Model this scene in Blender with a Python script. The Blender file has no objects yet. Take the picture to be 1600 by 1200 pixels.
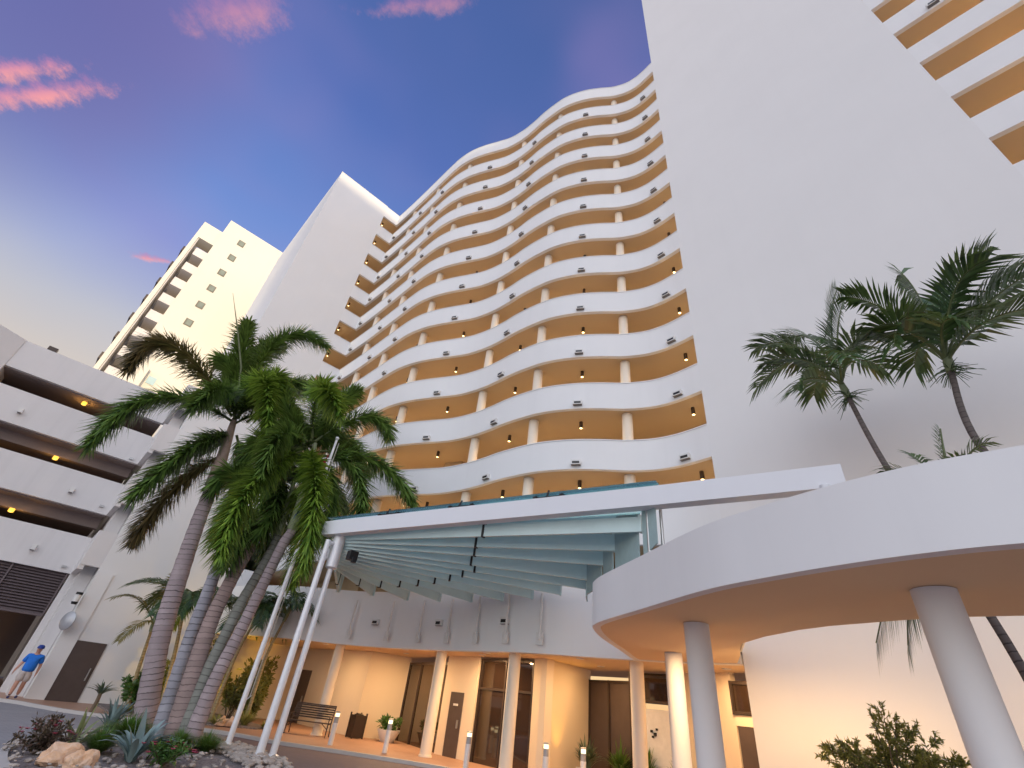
import bpy, bmesh, math, random
from mathutils import Vector, Matrix, noise
R = math.radians
random.seed(7)
scene = bpy.context.scene
COL = scene.collection

# ------------------------------------------------------------------ camera
cd = bpy.data.cameras.new('camera')
cam = bpy.data.objects.new('camera', cd)
COL.objects.link(cam)
cd.sensor_width = 36.0
cd.lens = 731.0 / 1600.0 * 36.0
cd.clip_start = 0.05
cd.clip_end = 3000
g = Vector((0.7117, 0.4598, 0.5309)).normalized()
p = Vector((-0.6951, 0.3497, 0.6290)).normalized()
u = Vector((0.1032, -0.8147, 0.5672)).normalized()
# rows g, p, u: world axes seen from the camera (x right, y down, z forward)
cam.matrix_world = Matrix(((g.x, -g.y, -g.z, 0), (p.x, -p.y, -p.z, 0), (u.x, -u.y, -u.z, 1.72), (0, 0, 0, 1)))
scene.camera = cam

# ------------------------------------------------------------------ sky and sun
SUN_AZ, SUN_EL = R(12), R(4)
w = bpy.data.worlds.new('World')
scene.world = w
w.use_nodes = True
nt = w.node_tree
nt.nodes.clear()
N = nt.nodes.new
L = nt.links.new
out = N('ShaderNodeOutputWorld')
bg = N('ShaderNodeBackground')
bg.inputs['Strength'].default_value = 1.0
L(bg.outputs[0], out.inputs[0])
tc = N('ShaderNodeTexCoord')
DIR = tc.outputs['Generated']


def vdot(sock, v):
    n = N('ShaderNodeVectorMath'); n.operation = 'DOT_PRODUCT'
    L(sock, n.inputs[0]); n.inputs[1].default_value = v
    return n.outputs['Value']


def vm(op, a, b=None, c=None, clamp=False):
    n = N('ShaderNodeMath'); n.operation = op; n.use_clamp = clamp
    for i, x in enumerate((a, b, c)):
        if x is None: continue
        if isinstance(x, (int, float)): n.inputs[i].default_value = x
        else: L(x, n.inputs[i])
    return n.outputs[0]


def vsmooth(x, a, b):
    n = N('ShaderNodeMapRange'); n.interpolation_type = 'SMOOTHSTEP'
    L(x, n.inputs['Value']); n.inputs['From Min'].default_value = a; n.inputs['From Max'].default_value = b
    return n.outputs['Result']


def vmix(f, a, b):
    n = N('ShaderNodeMix'); n.data_type = 'RGBA'
    if isinstance(f, float): n.inputs[0].default_value = f
    else: L(f, n.inputs[0])
    for i, x in ((6, a), (7, b)):
        if isinstance(x, tuple): n.inputs[i].default_value = (*x, 1)
        else: L(x, n.inputs[i])
    return n.outputs[2]


def vramp(f, stops):
    n = N('ShaderNodeValToRGB'); L(f, n.inputs[0])
    e = n.color_ramp.elements
    for i, (pos, c) in enumerate(stops):
        if i < 2: el = e[i]; el.position = pos
        else: el = e.new(pos)
        el.color = (*c, 1)
    return n.outputs[0]


def vnoise(sc, det=4, rough=.55, scale3=(1, 1, 1)):
    m = N('ShaderNodeMapping'); m.inputs['Scale'].default_value = scale3
    L(DIR, m.inputs['Vector'])
    n = N('ShaderNodeTexNoise'); n.inputs['Scale'].default_value = sc
    n.inputs['Detail'].default_value = det; n.inputs['Roughness'].default_value = rough
    L(m.outputs[0], n.inputs['Vector'])
    return n.outputs[0]


elev = vdot(DIR, (0, 0, 1))
nz = vnoise(2.2, 3)
el2 = vm('ADD', elev, vm('MULTIPLY', vm('SUBTRACT', nz, .5), .10))
front = vramp(el2, [(0.0, (.60, .36, .18)), (.33, (.42, .325, .245)), (.385, (.40, .335, .30)), (.45, (.34, .32, .35)), (.53, (.235, .26, .41)), (.60, (.145, .195, .44)),
                    (.70, (.085, .155, .41)), (.84, (.05, .09, .30)), (1.0, (.03, .06, .20))])
purple = vsmooth(vnoise(1.7, 3, .5, (1, 1, 1.6)), .42, .70)
purple = vm('MULTIPLY', purple, vsmooth(elev, .45, .64))
front = vmix(vm('MULTIPLY', purple, .55), front, (.20, .14, .33))
left_purple = vsmooth(vdot(DIR, Vector((-.42, .60, .68)).normalized()), .93, 1.0)
front = vmix(vm('MULTIPLY', left_purple, .8), front, (.075, .06, .215))
back = vramp(elev, [(0.0, (1.18, 1.11, 1.06)), (.25, (1.20, 1.20, 1.27)), (.6, (1.07, 1.13, 1.30)), (1.0, (.50, .60, .88))])
bf = vsmooth(vdot(DIR, Vector((-.45, -.89, 0)).normalized()), -.15, .55)
sky = vmix(bf, front, back)
sk = N('ShaderNodeTexSky'); sk.sky_type = 'NISHITA'; sk.sun_disc = False
sk.sun_elevation = SUN_EL; sk.sun_rotation = R(180) + SUN_AZ
sk.altitude = 0; sk.air_density = 1; sk.dust_density = 1; sk.ozone_density = 1
hs = N('ShaderNodeVectorMath'); hs.operation = 'SCALE'
L(sk.outputs[0], hs.inputs[0]); hs.inputs['Scale'].default_value = .05
ad = N('ShaderNodeVectorMath'); ad.operation = 'ADD'
L(sky, ad.inputs[0]); L(hs.outputs[0], ad.inputs[1])
sky = ad.outputs[0]
# pink evening clouds, each a soft streak at its own place in the sky
CLOUDS = [((-.3055, .7191, .6242), (.5979, -.3653, .7135), (.7411, .5911, -.3183), .115, .019, .95, 17),
          ((-.3337, .7059, .6248), (.6136, -.3405, .7124), (.7156, .6211, -.3195), .085, .017, .9, 20),
          ((-.1797, .5406, .8219), (.5881, -.6107, .5303), (.7886, .5787, -.2082), .095, .038, .50, 10),
          ((-.1103, .8296, .5474), (.9051, -.1438, .4002), (.4107, .5396, -.735), .034, .0085, .9, 40),
          ((.0096, .3745, .9272), (.6521, -.7053, .2781), (.7581, .6019, -.251), .11, .02, .45, 11)]
for c0, cu, cv, lu, lv, op, ns in CLOUDS:
    a = vm('DIVIDE', vdot(DIR, cu), lu); b = vm('DIVIDE', vdot(DIR, cv), lv)
    a = vm('SUBTRACT', a, Vector(c0).dot(Vector(cu)) / lu); b = vm('SUBTRACT', b, Vector(c0).dot(Vector(cv)) / lv)
    d = vm('SQRT', vm('ADD', vm('MULTIPLY', a, a), vm('MULTIPLY', b, b)))
    nn = vnoise(ns, 8, .72, (1.2, 1.0, 2.2))
    m = vsmooth(vm('ADD', vm('SUBTRACT', 1.0, d), vm('MULTIPLY', vm('SUBTRACT', nn, .5), 2.8)), .0, 1.1)
    m = vm('MULTIPLY', m, vsmooth(d, 1.9, 1.0))
    face = vm('MULTIPLY', vsmooth(vdot(DIR, c0), .85, .9), vm('MULTIPLY', m, op))
    low = vsmooth(b, -.9, 1.0)
    cc = vmix(low, (.40, .17, .33), (.86, .33, .26))
    sky = vmix(face, sky, cc)
L(sky, bg.inputs['Color'])

sd = bpy.data.lights.new('sun', 'SUN'); sd.energy = 2.0; sd.angle = R(.5); sd.color = (1.0, .80, .50)
so = bpy.data.objects.new('sun', sd); COL.objects.link(so)
sv = Vector((-math.sin(SUN_AZ) * math.cos(SUN_EL), -math.cos(SUN_AZ) * math.cos(SUN_EL), math.sin(SUN_EL)))
so.rotation_euler = sv.to_track_quat('Z', 'Y').to_euler()
so.location = (-20, -60, 60)
scene.view_settings.view_transform = 'Standard'
scene.view_settings.look = 'None'
scene.view_settings.exposure = 0.47
scene.view_settings.gamma = 1.0
scene.render.engine = 'CYCLES'
scene.cycles.use_denoising = True
scene.cycles.max_bounces = 8
scene.cycles.transparent_max_bounces = 16


# ------------------------------------------------------------------ materials
class Mat:
    def __init__(s, name):
        s.m = bpy.data.materials.new(name); s.m.use_nodes = True
        s.t = s.m.node_tree; s.b = s.t.nodes['Principled BSDF']

    def n(s, ty, **k):
        q = s.t.nodes.new(ty)
        for a, v in k.items(): setattr(q, a, v)
        return q

    def l(s, a, b): s.t.links.new(a, b)

    def coord(s, obj=False):
        if obj: return s.n('ShaderNodeTexCoord').outputs['Object']
        return s.n('ShaderNodeNewGeometry').outputs['Position']

    def noise(s, scale, det=4, rough=.6, sc3=None, vec=None):
        v = vec or s.coord()
        if sc3:
            m = s.n('ShaderNodeMapping'); m.inputs['Scale'].default_value = sc3; s.l(v, m.inputs[0]); v = m.outputs[0]
        q = s.n('ShaderNodeTexNoise'); q.inputs['Scale'].default_value = scale; q.inputs['Detail'].default_value = det
        q.inputs['Roughness'].default_value = rough; s.l(v, q.inputs['Vector'])
        return q.outputs[0]

    def ramp(s, f, stops, interp='LINEAR'):
        q = s.n('ShaderNodeValToRGB'); s.l(f, q.inputs[0]); q.color_ramp.interpolation = interp
        e = q.color_ramp.elements
        for i, (pos, c) in enumerate(stops):
            if i < 2: x = e[i]; x.position = pos
            else: x = e.new(pos)
            x.color = (*c, 1) if len(c) == 3 else c
        return q.outputs[0]

    def mix(s, f, a, b, mode='MIX'):
        q = s.n('ShaderNodeMix', data_type='RGBA', blend_type=mode)
        if isinstance(f, (int, float)): q.inputs[0].default_value = f
        else: s.l(f, q.inputs[0])
        for i, x in ((6, a), (7, b)):
            if isinstance(x, tuple): q.inputs[i].default_value = (*x, 1)
            else: s.l(x, q.inputs[i])
        return q.outputs[2]

    def bump(s, h, strength=.2, dist=.01):
        q = s.n('ShaderNodeBump'); q.inputs['Strength'].default_value = strength; q.inputs['Distance'].default_value = dist
        s.l(h, q.inputs['Height']); s.l(q.outputs[0], s.b.inputs['Normal'])

    def base(s, c):
        if isinstance(c, tuple): s.b.inputs['Base Color'].default_value = (*c, 1)
        else: s.l(c, s.b.inputs['Base Color'])

    def set(s, **k):
        for a, v in k.items():
            nm = {'rough': 'Roughness', 'metal': 'Metallic', 'spec': 'Specular IOR Level', 'coat': 'Coat Weight'}[a]
            s.b.inputs[nm].default_value = v
        return s


def scl(c, k): return tuple(min(1, x * k) for x in c)


def stucco(name, c, var=.05, streak=.05, rough=.85, bump=.12):
    m = Mat(name)
    n1 = m.noise(.35, 5); n2 = m.noise(1.0, 4, .6, (2.2, 2.2, .12)); n3 = m.noise(90, 2)
    a = m.ramp(n1, [(.3, scl(c, 1 - var)), (.7, scl(c, 1 + var * .4))])
    a = m.mix(m.ramp(n2, [(.5, (0, 0, 0)), (.85, (streak * 2.5,) * 3)]), a, scl(c, .72))
    m.base(a); m.set(rough=rough, spec=.25)
    m.bump(n3, bump, .004)
    return m.m


def plain(name, c, rough=.5, metal=0, var=.06, nsc=6, spec=.5):
    m = Mat(name); n1 = m.noise(nsc, 4)
    m.base(m.ramp(n1, [(.3, scl(c, 1 - var)), (.7, scl(c, 1 + var))])); m.set(rough=rough, metal=metal, spec=spec)
    return m.m


def emis(name, c, s):
    m = Mat(name); m.base((.02, .02, .02))
    m.b.inputs['Emission Color'].default_value = (*c, 1); m.b.inputs['Emission Strength'].default_value = s
    return m.m


M = {}
M['white'] = stucco('white_stucco', (.77, .765, .76), .022, .02)
M['band'] = stucco('parapet_paint', (.79, .79, .79), .03, .05)
M['soffit'] = stucco('tan_soffit', (.55, .42, .27), .04, 0)
M['tanwall'] = stucco('tan_wall', (.60, .46, .29), .04, .03)
M['column'] = stucco('cream_column', (.82, .73, .61), .03, .04)
M['lobby'] = stucco('lobby_cream', (.76, .64, .48), .03, .03)
M['ceil'] = stucco('lobby_ceiling', (.74, .57, .37), .03, 0)
M['garage'] = stucco('garage_stucco', (.70, .68, .675), .05, .12)
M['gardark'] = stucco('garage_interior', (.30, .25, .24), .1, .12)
M['fartower'] = stucco('far_tower_cream', (.74, .69, .59), .02, .03)
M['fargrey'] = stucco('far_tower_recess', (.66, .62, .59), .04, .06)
M['beam'] = stucco('beam_paint', (.74, .75, .78), .02, .04, .6, .05)
M['fin'] = plain('teal_fin_paint', (.58, .75, .76), .42, 0, .06, 1.3)
M['black'] = plain('black_metal', (.02, .02, .022), .45, .3)
M['dark'] = plain('dark_bronze', (.055, .038, .03), .4, .3)
M['brown_door'] = plain('brown_door_paint', (.085, .06, .052), .45, 0, .1, 3)
M['lamp_body'] = plain('lamp_bronze', (.06, .035, .018), .45, .2)
M['lens'] = emis('warm_lens', (1, .62, .22), 6)
M['lens_hot'] = emis('bright_lens', (1, .66, .28), 5)
M['amber'] = emis('amber_lens', (1, .50, .06), 1.6)
M['frost'] = emis('frosted_lens', (1, .78, .42), 2.2)
M['box_white'] = plain('fixture_white', (.70, .69, .67), .5)
M['box_dark'] = plain('fixture_glass', (.03, .028, .027), .15)
M['pole'] = plain('white_pole_paint', (.74, .75, .78), .3, .1, .05, 4)
M['steel'] = plain('brushed_steel', (.55, .56, .57), .35, .8)
M['terracotta'] = None


def glass_dark(name, c, rough=.04):
    m = Mat(name); m.base(m.ramp(m.noise(.8, 2), [(.3, scl(c, .8)), (.7, scl(c, 1.2))])); m.set(rough=rough, spec=.9)
    return m.m


M['glass'] = glass_dark('bronze_glass', (.035, .020, .012))
M['winglass'] = glass_dark('tower_window_glass', (.20, .22, .16), .1)
m = Mat('teal_glass'); t = m.t
tr = m.n('ShaderNodeBsdfTransparent'); tr.inputs[0].default_value = (.84, .97, .98, 1)
gl = m.n('ShaderNodeBsdfGlossy'); gl.inputs[0].default_value = (.8, .95, 1, 1); gl.inputs[1].default_value = .04
tl = m.n('ShaderNodeBsdfTranslucent'); tl.inputs[0].default_value = (.55, .88, .92, 1)
mx = m.n('ShaderNodeMixShader'); mx.inputs[0].default_value = .28; m.l(tr.outputs[0], mx.inputs[1]); m.l(tl.outputs[0], mx.inputs[2])
fr = m.n('ShaderNodeFresnel'); fr.inputs[0].default_value = 1.45
mx2 = m.n('ShaderNodeMixShader'); m.l(fr.outputs[0], mx2.inputs[0]); m.l(mx.outputs[0], mx2.inputs[1]); m.l(gl.outputs[0], mx2.inputs[2])
m.l(mx2.outputs[0], t.nodes['Material Output'].inputs[0])
M['teal_glass'] = m.m


def paving(name, c1, c2, grout, bw, bh, ang=0, rough=.7):
    m = Mat(name)
    mp = m.n('ShaderNodeMapping'); mp.inputs['Rotation'].default_value = (0, 0, ang); m.l(m.coord(), mp.inputs[0])
    b = m.n('ShaderNodeTexBrick'); b.inputs['Scale'].default_value = 1; b.inputs['Brick Width'].default_value = bw
    b.inputs['Row Height'].default_value = bh; b.inputs['Mortar Size'].default_value = .006
    b.inputs['Color1'].default_value = (*c1, 1); b.inputs['Color2'].default_value = (*c2, 1); b.inputs['Mortar'].default_value = (*grout, 1)
    m.l(mp.outputs[0], b.inputs['Vector'])
    st = m.noise(.5, 6, .65)
    m.base(m.mix(m.ramp(st, [(.35, (.0,) * 3), (.75, (.55,) * 3)]), b.outputs[0], scl(grout, 1.15)))
    m.set(rough=rough, spec=.3); m.bump(b.outputs['Fac'], -.25, .004)
    return m.m


M['pavers'] = paving('grey_pavers', (.33, .325, .35), (.28, .28, .30), (.20, .19, .20), .20, .10, .6)
M['drive'] = paving('plum_pavers', (.17, .13, .155), (.145, .112, .135), (.10, .085, .10), .20, .10, .9)
M['terracotta'] = paving('terracotta_paving', (.43, .255, .175), (.395, .23, .155), (.34, .2, .14), .30, .30, .9, .5)
M['kerb'] = stucco('kerb_concrete', (.52, .49, .47), .1, .05)
m = Mat('gravel_bed')
vo = m.n('ShaderNodeTexVoronoi'); vo.inputs['Scale'].default_value = 26; m.l(m.coord(), vo.inputs['Vector'])
m.base(m.mix(.6, m.ramp(m.noise(1.2, 4), [(.3, (.13, .10, .10)), (.7, (.24, .20, .19))]), m.ramp(vo.outputs['Color'], [(.1, (.08, .065, .06)), (.9, (.34, .30, .29))])))
m.bump(vo.outputs['Distance'], .8, .02); m.set(rough=.9)
M['gravel'] = m.m
M['pebble'] = plain('pebble_stone', (.38, .33, .29), .85, 0, .35, 3)
m = Mat('ochre_rock')
m.base(m.mix(m.ramp(m.noise(5, 6, .7), [(.42, (0, 0, 0)), (.66, (1, 1, 1))]), (.68, .42, .25), (.72, .53, .40)))
m.set(rough=.85); m.bump(m.noise(14, 6, .7), .5, .03)
M['rock'] = m.m


def leafmat(name, c1, c2, trans=.3, rough=.32, spec=.6):
    m = Mat(name)
    at = m.n('ShaderNodeAttribute', attribute_name='rnd')
    col = m.mix(at.outputs['Fac'], c1, c2)
    m.base(col); m.set(rough=rough, spec=spec)
    tl = m.n('ShaderNodeBsdfTranslucent'); m.l(m.mix(.5, col, (.30, .34, .05)), tl.inputs[0])
    mx = m.n('ShaderNodeMixShader'); mx.inputs[0].default_value = trans
    m.l(m.b.outputs[0], mx.inputs[1]); m.l(tl.outputs[0], mx.inputs[2])
    m.l(mx.outputs[0], m.t.nodes['Material Output'].inputs[0])
    return m.m


M['fox'] = leafmat('foxtail_leaf', (.022, .065, .016), (.20, .34, .075), .28)
M['fox_brown'] = leafmat('foxtail_leaf_backlit', (.035, .03, .018), (.20, .14, .06), .25)  # backlit look of some fronds put into a brown leaf colour
M['fox_bright'] = leafmat('foxtail_leaf_fresh', (.045, .13, .018), (.32, .50, .07), .35)
M['palmleaf'] = leafmat('palm_leaf', (.016, .048, .02), (.08, .16, .055), .2, .3, .5)
M['palmyellow'] = leafmat('palm_leaf_yellowing', (.12, .11, .03), (.30, .23, .07), .25)
M['rachis'] = plain('palm_rachis', (.11, .14, .05), .5, 0, .2, 8)
M['shaft'] = plain('crownshaft', (.20, .235, .13), .45, 0, .2, 4)
M['shaft_pink'] = plain('dry_crownshaft', (.40, .29, .24), .6, 0, .2, 4)
M['agave'] = leafmat('agave_leaf', (.12, .19, .19), (.24, .33, .32), .05, .5)
M['yucca'] = leafmat('yucca_leaf', (.05, .085, .06), (.12, .17, .10), .1)
M['varieg'] = leafmat('variegated_leaf', (.10, .16, .05), (.38, .40, .20), .15)
M['grass'] = leafmat('tuft_grass', (.03, .10, .02), (.12, .26, .045), .3)
M['grass2'] = leafmat('pale_grass', (.20, .22, .06), (.42, .40, .14), .25)
M['shrubleaf'] = leafmat('shrub_leaf', (.03, .10, .02), (.10, .22, .05), .25)
M['oliveleaf'] = leafmat('olive_leaf', (.09, .11, .025), (.30, .29, .08), .28)
M['redleaf'] = leafmat('dusky_leaf', (.05, .04, .03), (.16, .10, .08), .15)
M['flower'] = leafmat('pink_flower', (.50, .03, .10), (.75, .10, .22), .2)
M['wood'] = plain('shrub_stem', (.14, .10, .065), .8, 0, .2, 10)
M['spear'] = plain('spear_leaf', (.10, .12, .05), .5)


def trunkmat(name, c, dark, ring):
    m = Mat(name)
    at = m.n('ShaderNodeAttribute', attribute_name='along')
    nz = m.noise(2.3, 3)
    f = m.n('ShaderNodeMath', operation='MULTIPLY_ADD'); m.l(nz, f.inputs[0]); f.inputs[1].default_value = .13; m.l(at.outputs['Fac'], f.inputs[2])
    q = m.n('ShaderNodeMath', operation='MULTIPLY'); m.l(f.outputs[0], q.inputs[0]); q.inputs[1].default_value = ring
    fr = m.n('ShaderNodeMath', operation='FRACT'); m.l(q.outputs[0], fr.inputs[0])
    fl = m.n('ShaderNodeMath', operation='FLOOR'); m.l(q.outputs[0], fl.inputs[0])
    wn = m.n('ShaderNodeTexWhiteNoise', noise_dimensions='1D'); m.l(fl.outputs[0], wn.inputs['W'])
    base = m.mix(m.ramp(m.noise(3.0, 5, .7), [(.3, (0, 0, 0)), (.7, (1, 1, 1))]), c, scl(c, 1.35))
    base = m.mix(m.mix(.5, wn.outputs[0], (0, 0, 0)), base, scl(c, .75))
    ringm = m.ramp(fr.outputs[0], [(0.0, (1, 1, 1)), (.09, (.85,) * 3), (.20, (0, 0, 0)), (1.0, (.08,) * 3)])
    fade = m.ramp(m.noise(1.1, 3), [(.35, (.25,) * 3), (.6, (1, 1, 1))])
    base = m.mix(m.mix(1.0, ringm, fade, 'MULTIPLY'), base, dark)
    m.base(base); m.set(rough=.75, spec=.25)
    m.bump(ringm, -.5, .015)
    return m.m


M['trunk_a'] = trunkmat('palm_trunk_mauve', (.35, .29, .30), (.075, .055, .06), 6.2)
M['trunk_b'] = trunkmat('palm_trunk_grey', (.31, .305, .34), (.09, .085, .10), 5.5)
M['trunk_c'] = trunkmat('palm_trunk_pinkish', (.31, .235, .22), (.095, .06, .055), 7.0)
M['trunk_d'] = trunkmat('palm_trunk_greenish', (.22, .225, .20), (.08, .08, .07), 6.0)
M['trunk_dark'] = trunkmat('slender_palm_trunk', (.12, .10, .095), (.035, .03, .03), 9)
M['trunk_tan'] = trunkmat('garden_palm_trunk', (.34, .27, .15), (.15, .11, .06), 9)


# ------------------------------------------------------------------ mesh helpers
class MB:
    def __init__(s): s.v = []; s.f = []; s.m = []; s.rnd = []; s.al = []; s.cur = 0

    def add(s, vs, fs, mi=None, rnd=0.5, al=None):
        o = len(s.v); s.v += [tuple(x) for x in vs]
        s.f += [tuple(i + o for i in f) for f in fs]
        s.m += [s.cur if mi is None else mi] * len(fs)
        s.rnd += [rnd] * len(vs)
        s.al += al if al else [0.0] * len(vs)

    def box(s, x0, x1, y0, y1, z0, z1, mi=None, rot=0, piv=None):
        vs = [(x, y, z) for z in (z0, z1) for x, y in ((x0, y0), (x1, y0), (x1, y1), (x0, y1))]
        if rot:
            cx, cy = piv or ((x0 + x1) / 2, (y0 + y1) / 2); c, n_ = math.cos(rot), math.sin(rot)
            vs = [(cx + (x - cx) * c - (y - cy) * n_, cy + (x - cx) * n_ + (y - cy) * c, z) for x, y, z in vs]
        s.add(vs, [(3, 2, 1, 0), (4, 5, 6, 7), (0, 1, 5, 4), (1, 2, 6, 5), (2, 3, 7, 6), (3, 0, 4, 7)], mi)

    def prism(s, poly, z0, z1, mi=None, top=True, bot=True):
        n = len(poly); vs = [(x, y, z0) for x, y in poly] + [(x, y, z1) for x, y in poly]
        fs = [(i, (i + 1) % n, n + (i + 1) % n, n + i) for i in range(n)]
        if bot: fs.append(tuple(range(n - 1, -1, -1)))
        if top: fs.append(tuple(range(n, 2 * n)))
        s.add(vs, fs, mi)

    def ribbon(s, outer, inner, z0, z1, mi=None):
        n = len(outer)
        vs = [(x, y, z0) for x, y in outer] + [(x, y, z1) for x, y in outer] + [(x, y, z0) for x, y in inner] + [(x, y, z1) for x, y in inner]
        fs = []
        for i in range(n - 1):
            fs += [(i, i + 1, n + i + 1, n + i), (2 * n + i, 3 * n + i, 3 * n + i + 1, 2 * n + i + 1),
                   (n + i, n + i + 1, 3 * n + i + 1, 3 * n + i), (i, 2 * n + i, 2 * n + i + 1, i + 1)]
        fs += [(0, n, 3 * n, 2 * n), (n - 1, 3 * n - 1, 4 * n - 1, 2 * n - 1)]
        s.add(vs, fs, mi)

    def tube(s, pts, rad, seg=12, mi=None, cap=True):
        pts = [Vector(q) for q in pts]
        if not isinstance(rad, (list, tuple)): rad = [rad] * len(pts)
        vs = []; al = []; acc = 0; up = Vector((0, 0, 1)); prev = None
        for i, q in enumerate(pts):
            t = (pts[min(i + 1, len(pts) - 1)] - pts[max(i - 1, 0)]).normalized()
            if i: acc += (q - pts[i - 1]).length
            if prev is None:
                a = t.orthogonal().normalized()
            else:
                a = (prev - t * prev.dot(t)).normalized()
            prev = a; b = t.cross(a)
            for k in range(seg):
                an = 2 * math.pi * k / seg
                vs.append(q + (a * math.cos(an) + b * math.sin(an)) * rad[i]); al.append(acc)
        fs = []
        for i in range(len(pts) - 1):
            for k in range(seg):
                k2 = (k + 1) % seg
                fs.append((i * seg + k, i * seg + k2, (i + 1) * seg + k2, (i + 1) * seg + k))
        if cap:
            fs.append(tuple(range(seg - 1, -1, -1))); fs.append(tuple((len(pts) - 1) * seg + k for k in range(seg)))
        s.add(vs, fs, mi, .5, al)

    def lathe(s, prof, c=(0, 0, 0), seg=20, mi=None):
        vs = []; n = len(prof)
        for r, z in prof:
            for k in range(seg):
                an = 2 * math.pi * k / seg
                vs.append((c[0] + r * math.cos(an), c[1] + r * math.sin(an), c[2] + z))
        fs = [(i * seg + k, i * seg + (k + 1) % seg, (i + 1) * seg + (k + 1) % seg, (i + 1) * seg + k) for i in range(n - 1) for k in range(seg)]
        fs.append(tuple(range(seg - 1, -1, -1))); fs.append(tuple((n - 1) * seg + k for k in range(seg)))
        s.add(vs, fs, mi)

    def build(s, name, mats, parent=None, smooth=None, loc=None):
        me = bpy.data.meshes.new(name)
        me.from_pydata(s.v, [], s.f)
        if not isinstance(mats, (list, tuple)): mats = [mats]
        for x in mats: me.materials.append(x)
        if len(mats) > 1: me.polygons.foreach_set('material_index', s.m)
        a = me.attributes.new('rnd', 'FLOAT', 'POINT'); a.data.foreach_set('value', s.rnd)
        if any(s.al):
            a = me.attributes.new('along', 'FLOAT', 'POINT'); a.data.foreach_set('value', s.al)
        me.update()
        if smooth is not None:
            me.polygons.foreach_set('use_smooth', [True] * len(me.polygons))
            me.set_sharp_from_angle(angle=R(smooth))
        o = bpy.data.objects.new(name, me); COL.objects.link(o)
        if loc: o.location = loc
        if parent: attach(o, parent)
        return o


def attach(o, parent):
    """meshes of a one-off thing are written in world coordinates"""
    o.parent = parent
    if parent.type == 'EMPTY' and 'local' not in parent:
        o.matrix_parent_inverse = Matrix.Translation(-parent.location)


def thing(name, label, cat, loc=(0, 0, 0), group=None, kind=None):
    o = bpy.data.objects.new(name, None); COL.objects.link(o)
    o.location = loc; o.empty_display_size = .3
    return tag(o, label, cat, group, kind)


def tag(o, label=None, cat=None, group=None, kind=None):
    if label: o['label'] = label
    if cat: o['category'] = cat
    if group: o['group'] = group
    if kind: o['kind'] = kind
    return o


def struct(o):
    o['kind'] = 'structure'; return o


def dup(o, parent=None, loc=None, rz=None):
    c = o.copy(); COL.objects.link(c)
    if parent is not None:
        inv = o.matrix_parent_inverse.copy(); c.parent = parent; c.matrix_parent_inverse = inv
    if loc is not None: c.location = loc
    if rz is not None: c.rotation_euler = (0, 0, rz)
    for ch in list(o.children): dup(ch, c)
    return c


def spline(pts, n=6):
    out = []; P = [Vector(q) for q in pts]
    for i in range(len(P) - 1):
        p0 = P[max(i - 1, 0)]; p1 = P[i]; p2 = P[i + 1]; p3 = P[min(i + 2, len(P) - 1)]
        for k in range(n):
            t = k / n
            out.append(.5 * ((2 * p1) + (p2 - p0) * t + (2 * p0 - 5 * p1 + 4 * p2 - p3) * t * t + (3 * p1 - p0 - 3 * p2 + p3) * t ** 3))
    out.append(P[-1]); return out


def offset(pl, d):
    out = []
    n = len(pl)
    for i in range(n):
        a = Vector(pl[max(i - 1, 0)][:2]); b = Vector(pl[i][:2]); c = Vector(pl[min(i + 1, n - 1)][:2])
        d1 = (b - a).normalized() if i > 0 else (c - b).normalized()
        d2 = (c - b).normalized() if i < n - 1 else d1
        n1 = Vector((-d1.y, d1.x)); n2 = Vector((-d2.y, d2.x)); nn = (n1 + n2).normalized()
        k = d / max(.5, nn.dot(n1))
        out.append((b.x + nn.x * k, b.y + nn.y * k))
    return out


def light(kind, loc, power, color, size=.1, rot=None, parent=None, spread=None):
    ld = bpy.data.lights.new('lamp_glow', kind); ld.energy = power; ld.color = color
    if kind == 'AREA':
        ld.shape = 'DISK'; ld.size = size
        if spread: ld.spread = spread
    else: ld.shadow_soft_size = size
    if kind == 'SPOT': ld.spot_size = spread or R(90); ld.spot_blend = .8
    o = bpy.data.objects.new('lamp_glow', ld); COL.objects.link(o); o.location = loc
    if rot: o.rotation_euler = rot
    if parent: attach(o, parent)
    return o


# ------------------------------------------------------------------ ground
b = MB(); b.box(-600, 600, -600, 600, -1, 0)
struct(b.build('ground', M['pavers']))
KERB = spline([(-14, 31.6), (-3, 30.6), (1.1, 28.3), (2.2, 26.7), (3.2, 25.2), (5.3, 23.4), (7.2, 21.0), (8.1, 19.1), (9.1, 17.9), (10.4, 16.2), (11.4, 14.6), (12.1, 12.6), (12.3, 10.8), (11.4, 8.6), (8.6, 6.4), (6.6, 4.2), (5.6, 1.8), (5.2, -1), (5.8, -4), (8, -7), (12, -9)], 6)
KERB = [(q.x, q.y) for q in [Vector((*k[:2], 0)) for k in KERB]]
b = MB(); b.prism(KERB + [(30, -9), (30, 45), (-14, 45)], -.3, .09)
struct(b.build('pavement', M['terracotta']))
b = MB(); b.ribbon(offset(KERB, -.15), KERB, -.2, .10)
struct(b.build('kerb', M['kerb'], smooth=40))
# plum paved carriageway in front of the lobby
b = MB(); b.prism([(6.9, 20.6), (6.1, 18.4), (6.6, 13), (5.5, 8), (3.5, 3), (3, -8), (40, -9), (40, 24), (9, 24)], .0, .004)
struct(b.build('driveway', M['drive']))

# ------------------------------------------------------------------ the curved apartment building
FL = 2.553


def zb(k): return 37.05 - FL * (k - 1)


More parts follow.
